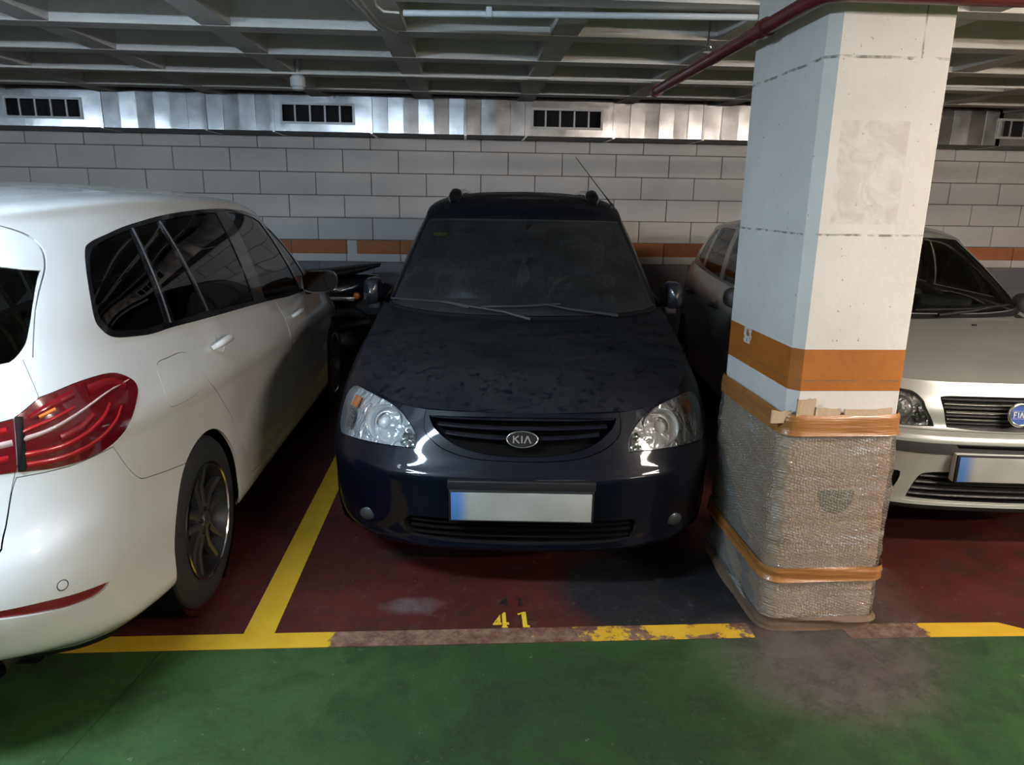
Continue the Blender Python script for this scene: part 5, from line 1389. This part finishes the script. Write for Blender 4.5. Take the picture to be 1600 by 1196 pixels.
    g.feat('cowl', smooth([(-.05, .90, 1), (.80, .90, 1), (.715, .985), (.67, .995), (.60, .985), (.36, .975), (-.05, .972, 1)], 4), XZ, gap=0, box=WB)
    g.feat('windscreen', smooth([(-.05, .973, 1), (.36, .976), (.60, .986), (.668, .996, 1), (.655, 1.05), (.61, 1.20), (.563, 1.335, 1), (.48, 1.345), (.29, 1.350), (-.05, 1.351, 1)], 4), XZ, gap=.002, box=WB)
    sw = dict(front_window=[(2.28, 1.005, 1), (2.45, 1.19), (2.58, 1.31), (2.72, 1.345), (2.94, 1.355, 1), (3.02, 1.005, 1)], rear_window=[(3.12, 1.01, 1), (3.05, 1.358, 1), (3.35, 1.358), (3.50, 1.345, 1), (3.66, 1.04, 1)],
              quarter_window=[(3.73, 1.05, 1), (3.58, 1.34, 1), (3.70, 1.32), (3.86, 1.20), (3.95, 1.09, 1)])
    for k_, v_ in sw.items(): g.feat(k_, smooth(v_, 4), gap=.002, box=UB)
    rear = [(-.05, 1.09, 1), (.35, 1.09), (.57, 1.10, 1), (.50, 1.33, 1), (.30, 1.335), (-.05, 1.337, 1)]
    g.feat('rear_glass', smooth(rear, 4), XZ, gap=.002, box=(11, 13, 0, 5))
    g.run()
    g.part(None, 'upper_shell', W, car); g.part('cowl', 'cowl', 'black_trim', car, off=-.004)
    g.part('windscreen', 'windscreen', 'windscreen_glass2', car, off=-.002, rim=0); g.part('rear_glass', 'rear_window', 'windscreen_glass2', car, off=-.002, rim=0)
    v, n, t = g.arrays('windscreen', off=.002, rim=.02); t = t[len(g.arrays('windscreen', rim=0)[2]):]; k = len(v)
    add('windscreen_seal', np.concatenate([v, v * MX]), np.concatenate([t, t[:, ::-1] + k]), 'black_trim', car, smooth=True)
    for s_, i in (('L', 0), ('R', 1)):
        for nm, par in (('front_window', fds[i]), ('rear_window', rds[i]), ('quarter_window', car)): g.part(nm, 'side_window', 'windscreen_glass2', par, s_, off=-.002, rim=0)
    P = []
    for t_ in np.linspace(0, 1, 9):
        yv = 1.05 + .55 * t_; P.append([(x_, yv + .10 * abs(x_) ** 2, .945 + .03 * math.sin(t_ * 3.0) - .10 * max(0, t_ - .75) * 4) for x_ in np.linspace(-.64, .64, 21)])
    MB().grid(np.array(P), flip=True).build('dashboard', 'dash', car, smooth=70)
    MB().bbox((.18, 1.35, .94), (.50, 1.55, 1.02), .03).build('instrument_hood', 'dash', car, smooth=50)
    seat(car, -.33, 2.05, .46, w=.48, h=.56, lean=-.22); seat(car, .33, 2.08, .46, w=.48, h=.56, lean=-.22); seat(car, 0, 2.85, .46, w=1.05, h=.50, lean=-.2, head=False)
    steering_wheel(car, .33, 1.62, .90)
    MB().bbox((-.72, .9, .26), (.72, 3.5, .31), .02).build('cabin_floor', 'liner', car)
    for arm, blade in (([(.10, .99, .962), (.30, 1.02, .985), (.42, 1.07, 1.0)], [(-.02, 1.00, .985), (.30, 1.025, .993), (.56, 1.14, 1.005)]), ([(-.45, 1.03, .965), (-.25, 1.01, .985), (-.14, 1.0, .99)], [(-.56, 1.10, .99), (-.25, 1.015, .992), (-.06, .995, .99)])):
        w_ = empty('wiper', (0, 0, 0), 0, car)
        MB().tube([(a, b - .018, d + .008) for a, b, d in arm], [.010, .008, .005], 8).build('wiper_arm', 'black_trim', w_, smooth=60); MB().tube([(a, b - .012, d + .008) for a, b, d in blade], .006, 6).build('wiper_blade', 'black_trim', w_)
    return car


glass('windscreen_glass2', (.60, .66, .60), .9, .02)
silver_car()
# ---------------------------------------------------------------- scooter parked against the wall between the cars
def scooter():
    root = empty('scooter', (-1.72, 7.18, 0), .06); tag(root, 'black motor scooter parked along the wall between the white and blue cars', 'scooter')
    plain('scooter_body', (.006, .007, .012), .18, coat=.9)
    def rings(name, data, mat, n=18, cap=True):                     # (x, zc, half height, half width)
        P = [[(x_, hw_ * np.sign(math.cos(a)) * abs(math.cos(a)) ** .75, zc + hh * np.sign(math.sin(a)) * abs(math.sin(a)) ** .8) for a in [math.tau * j / n for j in range(n + 1)]] for x_, zc, hh, hw_ in data]
        P = [[(P[0][0][0], 0, data[0][1])] * (n + 1)] + P + [[(P[-1][0][0], 0, data[-1][1])] * (n + 1)]
        return MB().grid(np.array(P)).build(name, mat, root, smooth=60)
    rings('body', [(-.10, .52, .10, .10), (.05, .58, .16, .17), (.25, .62, .17, .19), (.50, .64, .16, .18), (.72, .70, .11, .13), (.84, .74, .06, .08)], 'scooter_body')
    rings('seat', [(-.02, .76, .04, .09), (.12, .79, .055, .14), (.35, .81, .055, .15), (.55, .84, .05, .14), (.72, .875, .035, .11), (.86, .905, .018, .07)], 'black_trim')
    rings('floorboard', [(-.62, .33, .06, .14), (-.40, .31, .05, .17), (-.1, .34, .08, .16), (.0, .42, .12, .14)], 'scooter_body')
    rings('front_shield', [(-.86, .62, .22, .12), (-.78, .62, .36, .20), (-.70, .62, .36, .21), (-.64, .60, .30, .19)], 'scooter_body')
    for x_, nm in ((-1.0, 'front_wheel'), (.52, 'rear_wheel')):
        w = empty(nm, (x_, 0, .25), 0, root); mm = Matrix.Rotation(math.pi / 2, 4, 'X')
        MB().lathe([(.15, -.05), (.19, -.06), (.235, -.045), (.25, 0), (.235, .045), (.19, .06), (.15, .05)], 32, mm).build('tyre', 'rubber', w, smooth=50)
        MB().lathe([(.15, -.04), (.13, -.03), (.04, -.02), (.04, .02), (.13, .03), (.15, .04)], 32, mm).build('rim', 'dark_alloy', w, smooth=40)
    for sy in (-.07, .07): MB().tube([(-1.0, sy, .25), (-.84, sy, .62), (-.74, sy * .5, .95)], .018, 8).build('fork_leg', 'dark_alloy', root, smooth=60)
    MB().tube([(-.66, -.34, .99), (-.70, -.15, 1.0), (-.72, 0, .98), (-.70, .15, 1.0), (-.66, .34, .99)], .016, 8).build('handlebar', 'dark_plastic', root, smooth=60)
    MB().bbox((-.84, -.10, .90), (-.66, .10, 1.02), .04).build('headlamp_cowl', 'scooter_body', root, smooth=50)
    MB().tube([(-1.0, 0, .54), (-1.12, 0, .50), (-.86, 0, .53)], .06, 10).build('mudguard', 'scooter_body', root, smooth=60)
    # tail: light cluster, indicators, number plate hanger
    for sy in (-1, 1):
        f = Matrix.Translation((.635, sy * .178, .615)) @ Matrix.Rotation(sy * -math.pi / 2, 4, 'X')
        MB().lathe([(.034, -.03), (.034, .0), (.028, .012), (.001, .016)], 20, f).build('indicator', 'orange_lens', root, smooth=50)
    MB().bbox((.80, -.06, .68), (.86, .06, .76), .015).build('tail_light', 'dark_red_lens', root, smooth=50)
    MB().bbox((.56, -.02, .40), (.90, .02, .62), .015).build('rear_mudguard', 'dark_plastic', root, smooth=50)
    MB().tube([(.05, -.16, .26), (.35, -.17, .28), (.75, -.18, .36)], [.03, .045, .05], 12).build('silencer', 'dark_alloy', root, smooth=60)
    MB().bbox((.30, -.20, .56), (.62, -.175, .61), .01).build('side_trim', 'bright_metal', root, smooth=40)


scooter()
